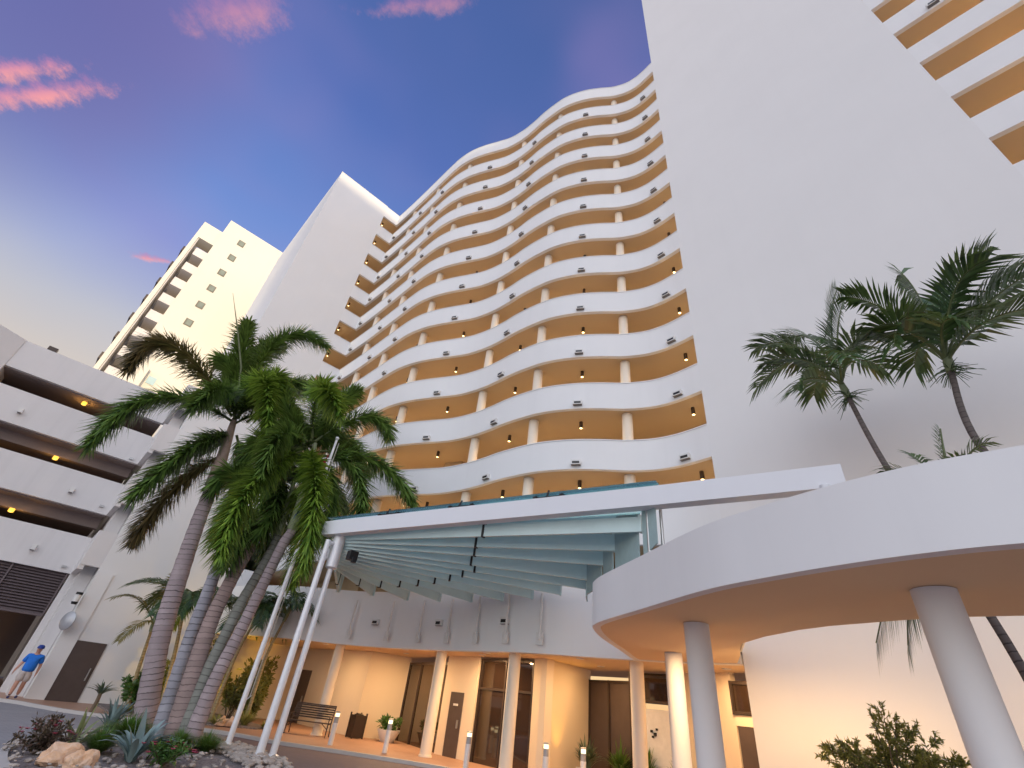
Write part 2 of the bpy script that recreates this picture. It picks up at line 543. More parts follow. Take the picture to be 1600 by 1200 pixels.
FAC = [(8.58, 29.4), (8.68, 27.5), (8.74, 26), (8.79, 24.2), (8.84, 22.2), (8.93, 20.6), (9.2, 19.35), (9.62, 18.3), (10.1, 17.35), (10.55, 16.4), (10.82, 15.3),
       (10.93, 14.2), (10.95, 13.3), (11.04, 12.4), (11.2, 11.5), (11.47, 10.75), (11.88, 9.97), (12.38, 9.25), (12.9, 8.6), (13.2, 8.1), (13.42, 7.6), (13.54, 7.0), (13.55, 6.4), (13.5, 5.75)]
CUR = [(q.x, q.y) for q in spline([Vector((*a, 0)) for a in FAC], 5)]
LINE = [(7.24, 29.4)] + CUR
BACK = [(17.2, 5.75), (17.0, 9.0), (14.9, 12.4), (14.6, 15.2), (13.2, 17.4), (12.4, 20.4), (11.6, 22.6), (11.5, 31.8), (7.24, 31.8)]
bld = thing('apartment_building', 'tall white apartment building with wavy stacked balconies and a blank right wall', 'building', (11, 15, 0))


def make_balcony(k, name='balcony', h=1.16, slab=True):
    z = zb(k); b = MB()
    b.ribbon(LINE, offset(LINE, .17), z, z + h, 0)
    lip = offset(LINE, -.025)
    b.ribbon(lip, offset(LINE, .19), z + h, z + h + .035, 0)
    if slab: b.prism(offset(LINE, .10) + BACK, z + .012, z + .22, 1); b.prism(offset(LINE, .12) + BACK, z + .222, z + .24, 2)
    return b.build(name, [M['band'], M['soffit'], M['lobby']], bld, smooth=35)


for k in range(1, 14):
    make_balcony(k, 'roof_parapet' if k == 1 else 'balcony', 1.29 if k == 1 else 1.16)
b = MB()
for i in range(len(BACK) - 1):
    (x0, y0), (x1, y1) = BACK[i], BACK[i + 1]
    d = Vector((y1 - y0, -(x1 - x0))).normalized() * .25
    b.prism([(x0, y0), (x1, y1), (x1 + d.x, y1 + d.y), (x0 + d.x, y0 + d.y)], 5.3, 38.0)
# small projecting flat entrances behind the balconies
for (x, y, rz) in [(14.6, 13.4, .25), (12.9, 18.4, .35), (12.0, 23.4, .1)]:
    b.box(x - .8, x + .8, y - .5, y + .5, 5.4, 37.9, 0, rz)
b.build('back_wall', M['tanwall'], bld)
b = MB(); b.prism(offset(LINE, .5) + [(16.4, 5.75), (16, 31.8), (7.24, 31.8)], 38.0, 38.15)
b.build('roof', M['white'], bld)
# left tower
b = MB()
b.box(2.62, 7.24, 29.4, 44, 14.9, 38.4)
b.box(7.24, 11.5, 31.9, 44, 5, 38.4)
b.build('left_tower', M['white'], bld)
b = MB(); b.box(1.80, 8.9, 29.4, 31, 0, 14.9); b.box(7.24, 8.62, 29.4, 31.5, 14.9, zb(8) - 2.5)
b.build('tower_base', M['white'], bld)
b = MB(); b.box(2.60, 7.24, 29.38, 29.5, 38.4, 38.44); b.build('coping', M['band'], bld)
# blank right wall (slightly turned) and the balconies beyond it
b = MB(); b.prism([(13.5, 5.75), (13.71, -3.55), (17.2, -3.55), (17.2, 5.75)], 0, 66)
b.build('blank_wall', M['white'], bld)
RL = [(13.71, -3.55), (14.05, -18.55), (14.6, -40)]
RLr = [(x, y) for x, y in RL]
for k in range(-8, 12):
    z = zb(k); b = MB()
    b.ribbon(RLr, offset(RLr, .17), z, z + 1.16, 0)
    b.prism(offset(RLr, .10) + [(17.2, -40), (16.2, -3.55)], z + .012, z + .22, 1)
    b.prism(offset(RLr, .12) + [(17.2, -40), (16.2, -3.56)], z + .222, z + .24, 2)
    b.build('side_balcony', [M['band'], M['soffit'], M['lobby']], bld)
b = MB(); b.box(16.0, 16.3, -40, -3.56, 0, 66); b.build('side_back_wall', M['tanwall'], bld)
b = MB(); b.prism([(13.72, -3.57), (14.6, -40), (16, -40), (16, -3.57)], 0, zb(11) + .01); b.build('side_lower_wall', M['white'], bld)

# balcony columns
b = MB(); b.lathe([(.20, 0), (.20, FL - .2)], seg=24)
colo = b.build('column', M['column'], bld, smooth=40)
COLS = [(13.40, 8.75), (11.62, 12.05), (11.24, 15.35), (9.60, 19.86), (9.17, 23.5), (9.08, 26.9)]
first = True
for k in range(2, 14):
    for (x, y) in COLS:
        o = colo if first else dup(colo, bld); first = False
        o.location = (x, y, zb(k) + .2)
# hanging ceiling lights
b = MB(); b.lathe([(.0, .0), (.072, 0), (.072, -.27), (.06, -.29)], seg=14)
lamp0 = b.build('ceiling_light', M['lamp_body'], bld, smooth=40)
b = MB(); b.lathe([(.06, -.285), (.05, -.296), (.0, -.298)], seg=14)
ln0 = b.build('lens', M['lens_hot'], lamp0); ln0.matrix_parent_inverse = Matrix()
LAMPS = [(14.37, 6.55), (12.78, 10.52), (11.87, 13.76), (10.98, 17.82), (9.92, 20.97), (7.62, 30.2), (9.9, 24.9)]
first = True
for k in range(1, 13):
    for i, (x, y) in enumerate(LAMPS):
        o = lamp0 if first else dup(lamp0, bld); first = False
        o.location = (x, y, zb(k) + .012)
        light('AREA', (x, y, zb(k) - .31), 26 if i != 5 else 15, (1, .73, .44), .13, parent=bld)
for k, y in [(k_, y_) for k_ in range(1, 10) for y_ in (-6.3, -10.2)]:
    o = dup(lamp0, bld); o.location = (14.6, y, zb(k) + .012)
    light('AREA', (14.6, y, zb(k) - .31), 38, (1, .73, .44), .13, parent=bld)
# emergency light boxes on the parapets
b = MB(); b.box(-.18, .18, -.14, .02, 0, .18, 0); b.box(-.13, .13, -.145, -.1, .03, .12, 1); b.box(-.165, .165, -.125, 0, -.012, .0, 2)
box0 = b.build('wall_light', [M['box_white'], M['box_dark'], plain('fixture_grey', (.20, .19, .185), .6)], bld)


def facing(x, y, pl):
    best = min(range(len(pl) - 1), key=lambda i: (pl[i][0] - x) ** 2 + (pl[i][1] - y) ** 2)
    d = Vector((pl[best + 1][0] - pl[best][0], pl[best + 1][1] - pl[best][1])).normalized()
    q = Vector(pl[best]); t = (Vector((x, y)) - q).dot(d); q = q + d * t
    return q, math.atan2(d.y, d.x)


BOXES = [(13.56, 6.64), (12.09, 10.1), (11.1, 13.75), (10.19, 17.6), (8.87, 21.86), (8.78, 24.8), (8.62, 28.7)]
first = True
for k in range(2, 13):
    for (x, y) in BOXES:
        q, rz = facing(x, y, CUR)
        o = box0 if first else dup(box0, bld); first = False
        o.location = (q.x, q.y, zb(k) + .13); o.rotation_euler = (0, 0, rz)
for k, y in ((4, -4.82), (5, -4.84), (6, -4.82), (3, -4.85), (4, -9.5), (3, -9.4), (2, -9.3), (2, -4.8), (5, -9.6)):
    o = dup(box0, bld); o.location = (13.72 + (-3.55 - y) * .0227, y, zb(k) + .13); o.rotation_euler = (0, 0, -math.pi / 2)

# ------------------------------------------------------------------ lobby level (parts of the same building)
FAS = [(7.0, 29.1), (7.6, 26.6), (8.4, 24.3), (9.3, 22.8), (10.3, 21.6), (10.9, 20.4), (11.35, 19.0), (11.65, 17.4), (11.85, 15.75), (11.93, 14), (11.98, 12.5), (12.3, 11.2), (12.72, 10.2), (13.1, 8.9), (13.5, 7.4), (13.5, 5.8)]
FC_ = [(q.x, q.y) for q in spline([Vector((*a, 0)) for a in FAS], 5)]
b = MB(); b.ribbon(FC_, offset(FC_, .3), 3.24, 5.35)
b.build('lobby_fascia', M['band'], bld, smooth=40)
b = MB(); b.prism(offset(FC_, .15) + [(19, 5.8), (19, 29.3), (8, 29.3)], 3.26, 3.5)
b.build('lobby_ceiling', M['ceil'], bld)
b = MB(); b.prism(offset(FC_, .15) + [(17, 5.8), (17, 29.3), (8, 29.3)], 5.2, 5.34); b.build('fascia_roof', M['white'], bld)
LZ0, LZ1 = .05, 3.30


def wallseg(name, mat, p0, p1, z0=LZ0, z1=LZ1, th=.2, mb=None):
    d = Vector((p1[0] - p0[0], p1[1] - p0[1])).normalized(); n_ = Vector((-d.y, d.x)) * th
    q = mb or MB(); q.prism([p0, p1, (p1[0] + n_.x, p1[1] + n_.y), (p0[0] + n_.x, p0[1] + n_.y)], z0, z1)
    if mb is None: return q.build(name, mat, bld)


# walls read from left to right, each with its inside to the left of travel
wallseg('lobby_wall', M['lobby'], (8.8, 29.42), (12.12, 28.5)); wallseg('lobby_wall', M['lobby'], (12.12, 28.5), (12.2, 27.3), 2.3, 3.3); wallseg('lobby_wall', M['lobby'], (12.3, 25.3), (12.3, 25.0), 2.3, 3.3); wallseg('lobby_wall', M['lobby'], (12.2, 27.3), (12.3, 25.3))
wallseg('lobby_wall', M['lobby'], (12.3, 25.0), (12.53, 22.3)); wallseg('lobby_wall', M['lobby'], (12.53, 22.3), (14.5, 21.92))
wallseg('lobby_wall', M['lobby'], (13.46, 17.72), (13.5, 15.83))
wallseg('lobby_wall', M['lobby'], (13.66, 13.1), (13.54, 12.38), .05, 3.3, .3)
wallseg('lobby_wall', M['lobby'], (13.54, 12.40), (16.7, 13.0))
wallseg('lobby_wall', M['lobby'], (16.15, 9.0), (15.85, 8.0)); wallseg('lobby_wall', M['lobby'], (15.85, 8.0), (15.58, 7.1))
wallseg('lobby_wall', M['lobby'], (15.58, 7.1), (15.35, 5.9), 2.0, 2.25); wallseg('lobby_wall', M['lobby'], (15.3, 6.1), (15.2, 5.7))



def glazed(name, p0, p1, z0, z1, nv, hz, mat=None):
    o = wallseg(name, mat or M['glass'], p0, p1, z0, z1, .05)
    d = Vector((p1[0] - p0[0], p1[1] - p0[1])); ln = d.length; d.normalize(); n_ = Vector((d.y, -d.x))
    f = MB(); an = math.atan2(d.y, d.x)
    for i in range(nv + 1):
        c = Vector(p0) + d * (ln * i / nv) + n_ * .015
        f.box(c.x - .035, c.x + .035, c.y - .04, c.y + .04, z0, z1, 0, an)
    for z in hz:
        c = Vector(p0) + d * (ln / 2) + n_ * .012
        f.box(c.x - ln / 2, c.x + ln / 2, c.y - .035, c.y + .035, z - .035, z + .035, 0, an)
    fo = f.build('frame', M['dark'], None); fo.parent = o; fo.matrix_parent_inverse = Matrix()
    return o


glazed('window', (14.48, 21.9), (13.62, 17.8), .05, 3.05, 3, (2.99,))
glazed('window', (13.62, 15.75), (13.70, 13.1), .05, 3.2, 2, (2.25, 3.15))
glazed('window', (16.60, 12.95), (16.20, 10.9), .05, 2.95, 2, (2.9,), M['brown_door'])
glazed('window', (16.20, 10.9), (16.15, 9.0), 2.35, 3.2, 1, (2.4, 3.1))
glazed('window', (15.58, 7.1), (15.35, 5.9), 2.25, 3.05, 1, (2.3, 3.0))


def door(p0, p1, z1=2.1, mat=None, sign=False):
    o = wallseg('door', mat or M['brown_door'], p0, p1, .05, z1, .08)
    d = Vector((p1[0] - p0[0], p1[1] - p0[1])); ln = d.length; d.normalize(); n_ = Vector((d.y, -d.x)); an = math.atan2(d.y, d.x)
    c = Vector(p0) + d * ln * .86 + n_ * .05
    h = MB(); h.box(c.x - .02, c.x + .02, c.y - .03, c.y + .03, .95, 1.2, 0, an)
    ho = h.build('handle', M['steel']); ho.parent = o; ho.matrix_parent_inverse = Matrix()
    if sign:
        c = Vector(p0) + d * ln * .5 + n_ * .012
        h = MB(); h.box(c.x - .13, c.x + .13, c.y - .01, c.y + .01, 1.62, 1.69, 0, an)
        ho = h.build('sign_plate', M['box_white']); ho.parent = o; ho.matrix_parent_inverse = Matrix()
    return o


door((12.1, 28.45), (12.2, 27.3), 2.3)
door((12.31, 25.3), (12.33, 25.0), 2.3)
door((13.44, 17.2), (13.46, 16.45), 2.05, None, True)
door((15.56, 7.05), (15.38, 6.1), 2.0)
o = wallseg('notice_panel', M['box_white'], (16.17, 10.75), (16.13, 9.25), .3, 2.2, .03)
q = MB()
for (y, z, s) in ((10.12, 1.62, .07), (10.0, 1.55, .09), (9.93, 1.68, .06), (10.08, 1.48, .06)):
    q.box(16.10, 16.145, y - s / 2, y + s / 2, z - s / 2, z + s / 2, 0)
lg = q.build('emblem', M['black']); lg.parent = o; lg.matrix_parent_inverse = Matrix()
q = MB(); q.box(2.435, 3.53, 29.36, 29.5, .0, 2.23); dd = q.build('door', M['brown_door'], bld)
q = MB(); q.box(3.37, 3.41, 29.26, 29.30, .85, 1.3); q.box(3.37, 3.41, 29.28, 29.37, .9, .94); q.box(3.37, 3.41, 29.28, 29.37, 1.2, 1.24)
hh = q.build('handle', M['steel']); hh.parent = dd; hh.matrix_parent_inverse = Matrix.Translation((11, 15, 0)).inverted() if False else Matrix()
hh.parent = dd
# lobby columns
b = MB(); b.lathe([(.235, 0), (.235, .09), (.205, .10), (.20, 3.22)], seg=28)
lc = b.build('lobby_column', M['column'], bld, smooth=40); lc.location = (10.72, 21.9, .05)
for (x, y) in ((12.3, 16.66), (12.54, 12.92), (13.8, 9.05)):
    o = dup(lc, bld); o.location = (x, y, .05)
# recessed downlights
b = MB(); b.lathe([(.13, .0), (.13, -.02), (.10, -.022)], seg=18, mi=0); b.lathe([(.10, -.018), (.0, -.020)], seg=18, mi=1)
dl = b.build('downlight', [M['box_white'], M['lens_hot']], bld); DLS = [(10.55, 23.05, 62), (11.9, 18.6, 80), (12.45, 14.25, 80), (13.3, 10.76, 50), (14.7, 6.75, 55), (13.0, 20.2, 55), (15.2, 11.4, 25), (12.9, 15.0, 30)]
for i, (x, y, pw) in enumerate(DLS):
    o = dl if i == 0 else dup(dl, bld)
    o.location = (x, y, 3.258)
    light('AREA', (x, y, 3.22), pw, (1, .62, .30), .2, parent=bld)
# fascia light boxes and canopy stay rods
for (x, y) in ((10.9, 19.9), (11.78, 16.4), (11.98, 12.9), (12.9, 9.6)):
    q_, rz = facing(x, y, FC_); o = dup(box0, bld); o.location = (q_.x, q_.y, 4.05); o.rotation_euler = (0, 0, rz); o.scale = (.95, .9, 1.15)
RODS = [(10.04, 20.8), (10.75, 19.0), (11.3, 17.3), (11.55, 15.75), (11.62, 14.2), (11.63, 12.7), (12.0, 11.4)]

# ------------------------------------------------------------------ parking garage
gar = thing('parking_garage', 'low grey white parking garage with three dark open decks and a louvred entrance', 'parking garage', (-5, 32, 0))
GB = [(13.23, 14.79), (10.63, 12.31), (7.75, 9.42), (4.86, 6.57)]
for i, (z0, z1) in enumerate(GB):
    b = MB()
    b.box(-26, 1.03, 32.1, 32.35, z0, z1); b.box(1.03, 1.25, 29.45, 32.35, z0, z1)
    if i: b.box(1.05, 1.81, 29.42, 29.66, z0 + (.2 if i else 0), z1)
    else: b.box(1.05, 2.62, 29.42, 29.66, z0 + .2, z1 + .1)
    b.build('parapet', M['garage'], gar)
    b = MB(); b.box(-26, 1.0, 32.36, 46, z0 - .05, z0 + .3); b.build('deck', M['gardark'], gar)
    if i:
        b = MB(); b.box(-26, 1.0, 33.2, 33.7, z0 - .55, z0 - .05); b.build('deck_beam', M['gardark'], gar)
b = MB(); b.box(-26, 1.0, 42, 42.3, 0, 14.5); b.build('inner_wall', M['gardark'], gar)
b = MB(); b.box(1.26, 1.78, 30.3, 44, 0, 14.6); b.build('end_wall', M['garage'], gar)
b = MB(); b.prism([(-6.1, 32.05), (-6.1, 34), (-26, 34), (-26, 31.2), (-7.2, 31.5)], 0, 14.80); b.build('stair_wall', M['garage'], gar) if False else None
b = MB(); b.prism([(-6.1, 32.05), (-6.1, 34), (-12, 34), (-12, 28.7)], 10.66, 14.80); b.build('corner_wall', M['garage'], gar)
b = MB(); b.box(-26, 1.0, 32.2, 46, 14.5, 14.6); b.build('roof_deck', M['garage'], gar)
b = MB(); b.box(1.80, 2.435, 29.34, 29.44, 0, 4.9); b.build('end_jamb', M['white'], gar)
b = MB(); b.box(1.02, 1.3, 31.9, 32.3, 0, 4.9); b.build('entrance_jamb', M['garage'], gar)
# louvre
b = MB()
for i in range(15): 
    z = 3.08 + i * .118
    b.add([(-14, 32.20, z), (.95, 32.20, z), (.95, 32.32, z + .10), (-14, 32.32, z + .10), (-14, 32.2, z - .012), (.95, 32.2, z - .012)], [(0, 1, 2, 3), (4, 5, 1, 0)])
for x in (.93, -1.1, -2.9, -4.7, -6.5): b.box(x - .03, x + .03, 32.16, 32.22, 3.02, 4.85)
b.box(-14, .95, 32.34, 32.4, 3.0, 4.86); b.box(-14, .95, 32.15, 32.4, 2.98, 3.06)
b.build('louvre', plain('louvre_brown', (.13, .10, .105), .5), gar)
# clearance panel and lit back wall inside the entrance
b = MB(); b.box(-9, -1.25, 33.6, 33.9, 1.72, 2.95); b.build('header_panel', M['garage'], gar)
b = MB(); b.box(-9, -1.6, 33.57, 33.6, 2.50, 2.56); b.build('header_slot', M['black'], gar)
b = MB(); b.box(-1.1, -.9, 36.2, 38.5, .1, 3.2); b.build('yellow_wall', plain('yellow_wall', (.55, .30, .05), .7), gar)
light('POINT', (-1.6, 37.2, 2.4), 22, (1, .55, .14), .08, parent=gar)
b = MB(); b.lathe([(.11, 0), (.11, -.16), (.07, -.18)], seg=12)
gl0 = b.build('deck_light', M['amber'], gar)
for i, (x, y, z) in enumerate(((-2.6, 33.0, 13.15), (-2.2, 33.0, 10.0), (-2.4, 33.0, 7.15), (-5.5, 35, 10.0), (-6, 35, 7.2))):
    o = gl0 if i == 0 else dup(gl0, gar); o.location = (x + 5 - 5, y, z)
    o.matrix_parent_inverse = Matrix.Translation((5, -32, 0))
    light('POINT', (x, y, z - .3), 10, (1, .5, .12), .06, parent=gar)
for i, (x, z) in enumerate(((-4.35, 11.2), (-.74, 8.32), (-.73, 5.5))):
    o = dup(box0, gar); o.location = (x, 32.1, z); o.matrix_parent_inverse = Matrix.Translation((5, -32, 0)); o.scale = (1.15, 1.1, 1.3)
b = MB(); b.box(-5.25, -4.85, 32.15, 32.4, 14.82, 15.05); b.build('roof_lamp', M['dark'], gar)
for z in (8.1, 10.8, 5.1):
    b = MB(); b.box(.55, .75, 32.02, 32.1, z - .05, z + .05); b.build('bracket', M['steel'], gar)

# ------------------------------------------------------------------ far apartment tower
far = thing('far_tower', 'distant cream apartment tower catching the evening sun with square windows and a balcony recess', 'building', (0, 55, 0))
b = MB(); b.box(-3.08, 4.12, 50, 66, 0, 44.6); b.build('wall', M['fartower'], far)
b = MB(); b.box(-4.98, -4.62, 50.25, 64, 0, 42.6); b.box(-4.62, -3.09, 50.25, 52, 40.3, 42.6); b.build('side_fin', M['fartower'], far)
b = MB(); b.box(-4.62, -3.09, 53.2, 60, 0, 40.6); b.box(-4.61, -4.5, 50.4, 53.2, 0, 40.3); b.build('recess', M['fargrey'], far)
for i in range(9):
    z = 39.15 - 2.3 * i
    b = MB(); b.box(-4.2, -3.1, 50.5, 53.1, z - 1.05, z); b.build('balcony', stucco('far_balcony_grey', (.70, .66, .64), .04, .1) if i == 0 else bpy.data.materials['far_balcony_grey'], far)
for i in range(6):
    z = 42.37 - 2.45 * i
    b = MB(); b.box(-1.36, -.66, 49.98, 50.1, z - .42, z + .42, 0); b.box(-1.22, -.76, 49.955, 50.1, z - .32, z + .32, 1)
    b.build('window', [plain('window_shadow', (.16, .15, .11), .6) if i == 0 else bpy.data.materials['window_shadow'], M['winglass']], far)
for i in range(8):
    b = MB(); b.box(-5.25, -4.98, 51.2, 53, 38.3 - 2.45 * i, 39 - 2.45 * i); b.build('side_balcony', M['dark'], far)
b = MB(); b.box(2.94, 8, 42, 50, 14, 28.45); b.box(1.5, 2.9, 44.5, 49.9, 14, 20.4); b.build('annex', M['garage'], far)
b = MB(); b.box(-1.25, -.6, 49.94, 50.05, 22.6, 23.35); b.build('window', plain('pale_window', (.45, .60, .62), .2), far)
b = MB(); b.box(-3.2, -1.5, 49.2, 50, 15, 23.9); b.build('lower_bay', M['fartower'], far)

# ------------------------------------------------------------------ unseen block added behind the viewpoint, stepped to shape the evening shade
nb = thing('shade_block', 'unseen stepped block added behind the viewpoint to cast the evening shade', 'building', (0, -152, 0))


def sunblock(u0, u1, ztop):
    ca, sa = math.cos(SUN_AZ), math.sin(SUN_AZ)
    # u across the sun, v along it
    def W(u_, v_): return (u_ * ca + v_ * sa, -u_ * sa + v_ * ca)
    q = MB(); q.prism([W(u0, -165), W(u1, -165), W(u1, -150), W(u0, -150)], 0, ztop)
    return q


T = math.tan(SUN_EL)
sunblock(-75, -4.9, 150 * T + 30 * T + 17.2).build('shade_block_low', M['garage'], nb)
sunblock(-4.9, 6.5, 150 * T + 27.5 * T + 37.75).build('shade_block_main', M['garage'], nb)
sunblock(6.5, 60, 150 * T + 5 * T + 62).build('shade_block_tall', M['garage'], nb)

# ------------------------------------------------------------------ curved entrance canopy
can = thing('entrance_canopy', 'white curved drive-in canopy with a warm tan underside on round columns', 'canopy', (8, 3, 0))
CO = spline([Vector((*a, 0)) for a in [(13.45, 8.75), (12.87, 8.62), (11.58, 8.05), (9.69, 7.24), (8.57, 6.62), (8.14, 6.24), (7.73, 5.63), (7.12, 4.56), (6.25, 3.03), (5.9, 2.09), (5.68, 1.3), (5.56, .6), (5.55, -.05), (5.7, -1.2), (6.3, -3), (7.6, -5.2), (9.5, -6.8), (12, -7.8)]], 6)
CO = [(a.x, a.y) for a in CO]
CI = [(13.48, 5.9), (12.2, 5.25), (11.2, 4.8), (10.49, 4.44), (9.75, 3.7), (9.17, 2.92), (8.9, 2.4), (8.76, 1.96), (8.62, 1.5), (8.55, 1.21), (8.5, .7), (8.52, .23), (8.6, -1), (9.1, -2.6), (10.2, -4), (12, -5)]
ins = offset(CO, .16)
b = MB(); b.ribbon(CO, ins, 3.25, 4.06); b.build('band', M['band'], can, smooth=40)
b = MB(); b.prism(offset(CO, .08) + CI[::-1], 3.256, 3.5); b.build('soffit', M['ceil'], can)
ci = [(x + .0, y) for x, y in CI]
b = MB(); b.ribbon(offset(ci, .14), ci, 3.51, 3.95); b.build('planter_edge', M['white'], can, smooth=40)
b = MB(); b.prism(offset(CO, .2) + offset(ci, .1)[::-1], 3.51, 3.80); b.build('planter_soil', M['gravel'], can)
b = MB(); b.lathe([(.205, 0), (.205, 3.2)], seg=32)
cc0 = b.build('column', M['band'], can, smooth=40); cc0.location = (8.42, 4.3, .05)
for x, y in ((11.85, 6.72), (6.98, .80)):
    o = dup(cc0, can); o.location = (x, y, .05)
for o in [c for c in can.children if c.name.startswith('column')]: o.matrix_parent_inverse = Matrix.Translation((-8, -3, 0))
b = MB(); b.lathe([(.10, .0), (.10, -.02), (.0, -.022)], seg=16)
d0 = b.build('downlight', M['lens_hot'], can)
for i, (x, y, pw) in enumerate(((10.9, 5.7, 85),)):
    o = d0 if i == 0 else dup(d0, can); o.location = (x, y, 3.254); o.matrix_parent_inverse = Matrix.Translation((-8, -3, 0))
    light('AREA', (x, y, 3.22), pw, (1, .64, .32), .18, parent=can)

# ------------------------------------------------------------------ glass fan canopy
gc = thing('glass_canopy', 'fan shaped glass canopy of teal fins under a long white beam at the entrance', 'canopy', (6, 14.3, 0))
b = MB()
B0 = Vector((5.58, 14.75)); B1 = Vector((8.43, 4.88)); B2 = Vector((9.28, 1.68))
bl = [(B0.x, B0.y), (B1.x, B1.y), (B2.x, B2.y)]
b.ribbon(bl, offset(bl, .28), 5.50, 5.92); b.build('beam', M['beam'], gc)
b = MB(); bl3 = [(8.43, 4.88), (10.9, 6.4), (13.5, 7.6)]; 
b.ribbon([(9.2, 1.95), (11.0, 2.3)], [(9.25, 1.75), (11.05, 2.1)], 5.52, 5.9) if False else None
ENDS = [(8.40, 18.61, 4.7), (9.32, 17.63, 4.7), (10.38, 16.87, 4.7), (10.94, 15.55, 4.7), (11.38, 14.22, 4.7), (11.57, 12.79, 4.7), (11.62, 11.42, 4.7), (11.46, 10.09, 4.7), (11.32, 8.93, 4.74), (10.62, 8.42, 4.8), (9.87, 7.31, 4.88), (9.27, 6.55, 4.98), (8.72, 5.47, 5.1)]
HUB = Vector((6.03, 14.32))
FH = .60
FT = []
for i, (x, y, z) in enumerate(ENDS):
    t = i / 12
    FH = .60 if i < 8 else .60 - .055 * (i - 7)
    s0 = Vector((HUB.x + .12 + .25 * (1 - t), HUB.y + .5 * (1 - t), 4.62 + .80 * t)); e0 = Vector((x, y, z))
    d = (e0 - s0); n2 = Vector((-d.y, d.x, 0)).normalized() * .035
    b = MB()
    vs = [s0 - n2, s0 + n2, e0 + n2, e0 - n2]; vs += [q + Vector((0, 0, FH if j > 1 else FH * .8)) for j, q in enumerate(vs)]
    b.add(vs, [(3, 2, 1, 0), (4, 5, 6, 7), (0, 1, 5, 4), (1, 2, 6, 5), (2, 3, 7, 6), (3, 0, 4, 7)], 0)
    for fr_ in (.56,):
        c = s0 + d * fr_; dn = d.normalized() * .03
        n3 = n2 * 1.6
        vs = [c - dn - n3, c - dn + n3, c + dn + n3, c + dn - n3]; vs = [q - Vector((0, 0, .02)) for q in vs] + [q + Vector((0, 0, FH + .06)) for q in vs]
        b.add(vs, [(3, 2, 1, 0), (4, 5, 6, 7), (0, 1, 5, 4), (1, 2, 6, 5), (2, 3, 7, 6), (3, 0, 4, 7)], 1)
    # end flange
    dn = d.normalized() * .03; n3 = n2 * 2.2
    vs = [e0 - dn - n3, e0 - dn + n3, e0 + dn + n3, e0 + dn - n3]; vs = [q - Vector((0, 0, .01)) for q in vs] + [q + Vector((0, 0, FH + .03)) for q in vs]
    b.add(vs, [(3, 2, 1, 0), (4, 5, 6, 7), (0, 1, 5, 4), (1, 2, 6, 5), (2, 3, 7, 6), (3, 0, 4, 7)], 0)
    b.build('fin', [M['fin'], M['black']], gc)
    FT.append((s0 + Vector((0, 0, FH * .8 + .07)), e0 + Vector((0, 0, FH + .07))))
# glass panels resting over the fins
FT.append((Vector((B0.x + .2, B0.y, 6.02)), Vector((B1.x + .15, B1.y, 6.02))))
for i in range(len(FT) - 1):
    (s0, e0), (s1, e1) = FT[i], FT[i + 1]
    if i == len(FT) - 2:
        s0 = s0.lerp(s1, .15)
    dn = Vector((0, 0, .02))
    vs = [s0, e0, e1, s1]; vs = vs + [q + dn for q in vs]
    b = MB(); b.add(vs, [(3, 2, 1, 0), (4, 5, 6, 7), (0, 1, 5, 4), (1, 2, 6, 5), (2, 3, 7, 6), (3, 0, 4, 7)])
    b.build('glass_panel', M['teal_glass'], gc)
b = MB(); e_ = offset(bl[:2], .05); f_ = offset(bl[:2], .55)
b.ribbon(e_, f_, 6.03, 6.06); b.build('glass_edge', M['teal_glass'], gc)
FT[-1] = (FT[-1][0], Vector((8.56, 4.93, 5.75)))
# end panels closing the step between the last fins
for i in range(8, 13):
    (s0, e0), (s1, e1) = FT[i], FT[i + 1]
    lo = Vector((0, 0, .95)); vs = [e0 - lo, e1 - lo, e1, e0]
    dv = (e1 - e0).normalized(); nn = Vector((dv.y, -dv.x, 0)) * .03
    vs = [q + dv * (.08 if j in (0, 3) else -.08) for j, q in enumerate(vs)]
    vs = vs + [q + nn for q in vs]
    b = MB(); b.add(vs, [(0, 1, 2, 3), (7, 6, 5, 4), (0, 4, 5, 1), (1, 5, 6, 2), (2, 6, 7, 3), (3, 7, 4, 0)]); b.build('end_panel', plain('end_panel_grey', (.34, .46, .47), .4) if i == 8 else bpy.data.materials['end_panel_grey'], gc)
b = MB(); b.tube([(8.66, 5.25, 4.1), (8.66, 5.25, 5.6)], .045, 10); b.tube([(8.85, 5.05, 4.0), (8.85, 5.05, 5.6)], .035, 10); b.build('post', M['steel'], gc, smooth=40)
b = MB(); b.tube([(9.2, 2.0, 3.6), (9.2, 2.0, 5.55)], .08, 12); b.build('beam_post', M['beam'], gc, smooth=40)
# glass clamps above the beam
for t in (.25, .5, .75):
    b = MB()
    c = B0.lerp(B1, t); dv = (B1 - B0).normalized(); nn = Vector((-dv.y, dv.x))
    for k in (-.35, .35):
        q = c + dv * k + nn * .1; b.box(q.x - .05, q.x + .05, q.y - .05, q.y + .05, 5.93, 6.0)
        b.tube([(c.x + nn.x * .1, c.y + nn.y * .1, 5.98), (q.x, q.y, 5.97)], .015, 6)
    b.tube([(c.x, c.y, 5.92), (c.x + nn.x * .1, c.y + nn.y * .1, 6.12)], .025, 6)
    b.build('clamp', M['black'], gc)
b = MB(); b.tube([(6.03, 14.32, 0), (6.03, 14.32, 5.5)], [.085, .075], 18); b.lathe([(.16, 0), (.16, .06), (.09, .08)], (6.03, 14.32, .16), 18)
b.lathe([(.1, 4.55), (.17, 4.6), (.17, 5.5)], (6.03, 14.32, 0), 18)
b.build('hub_post', M['pole'], gc, smooth=40)
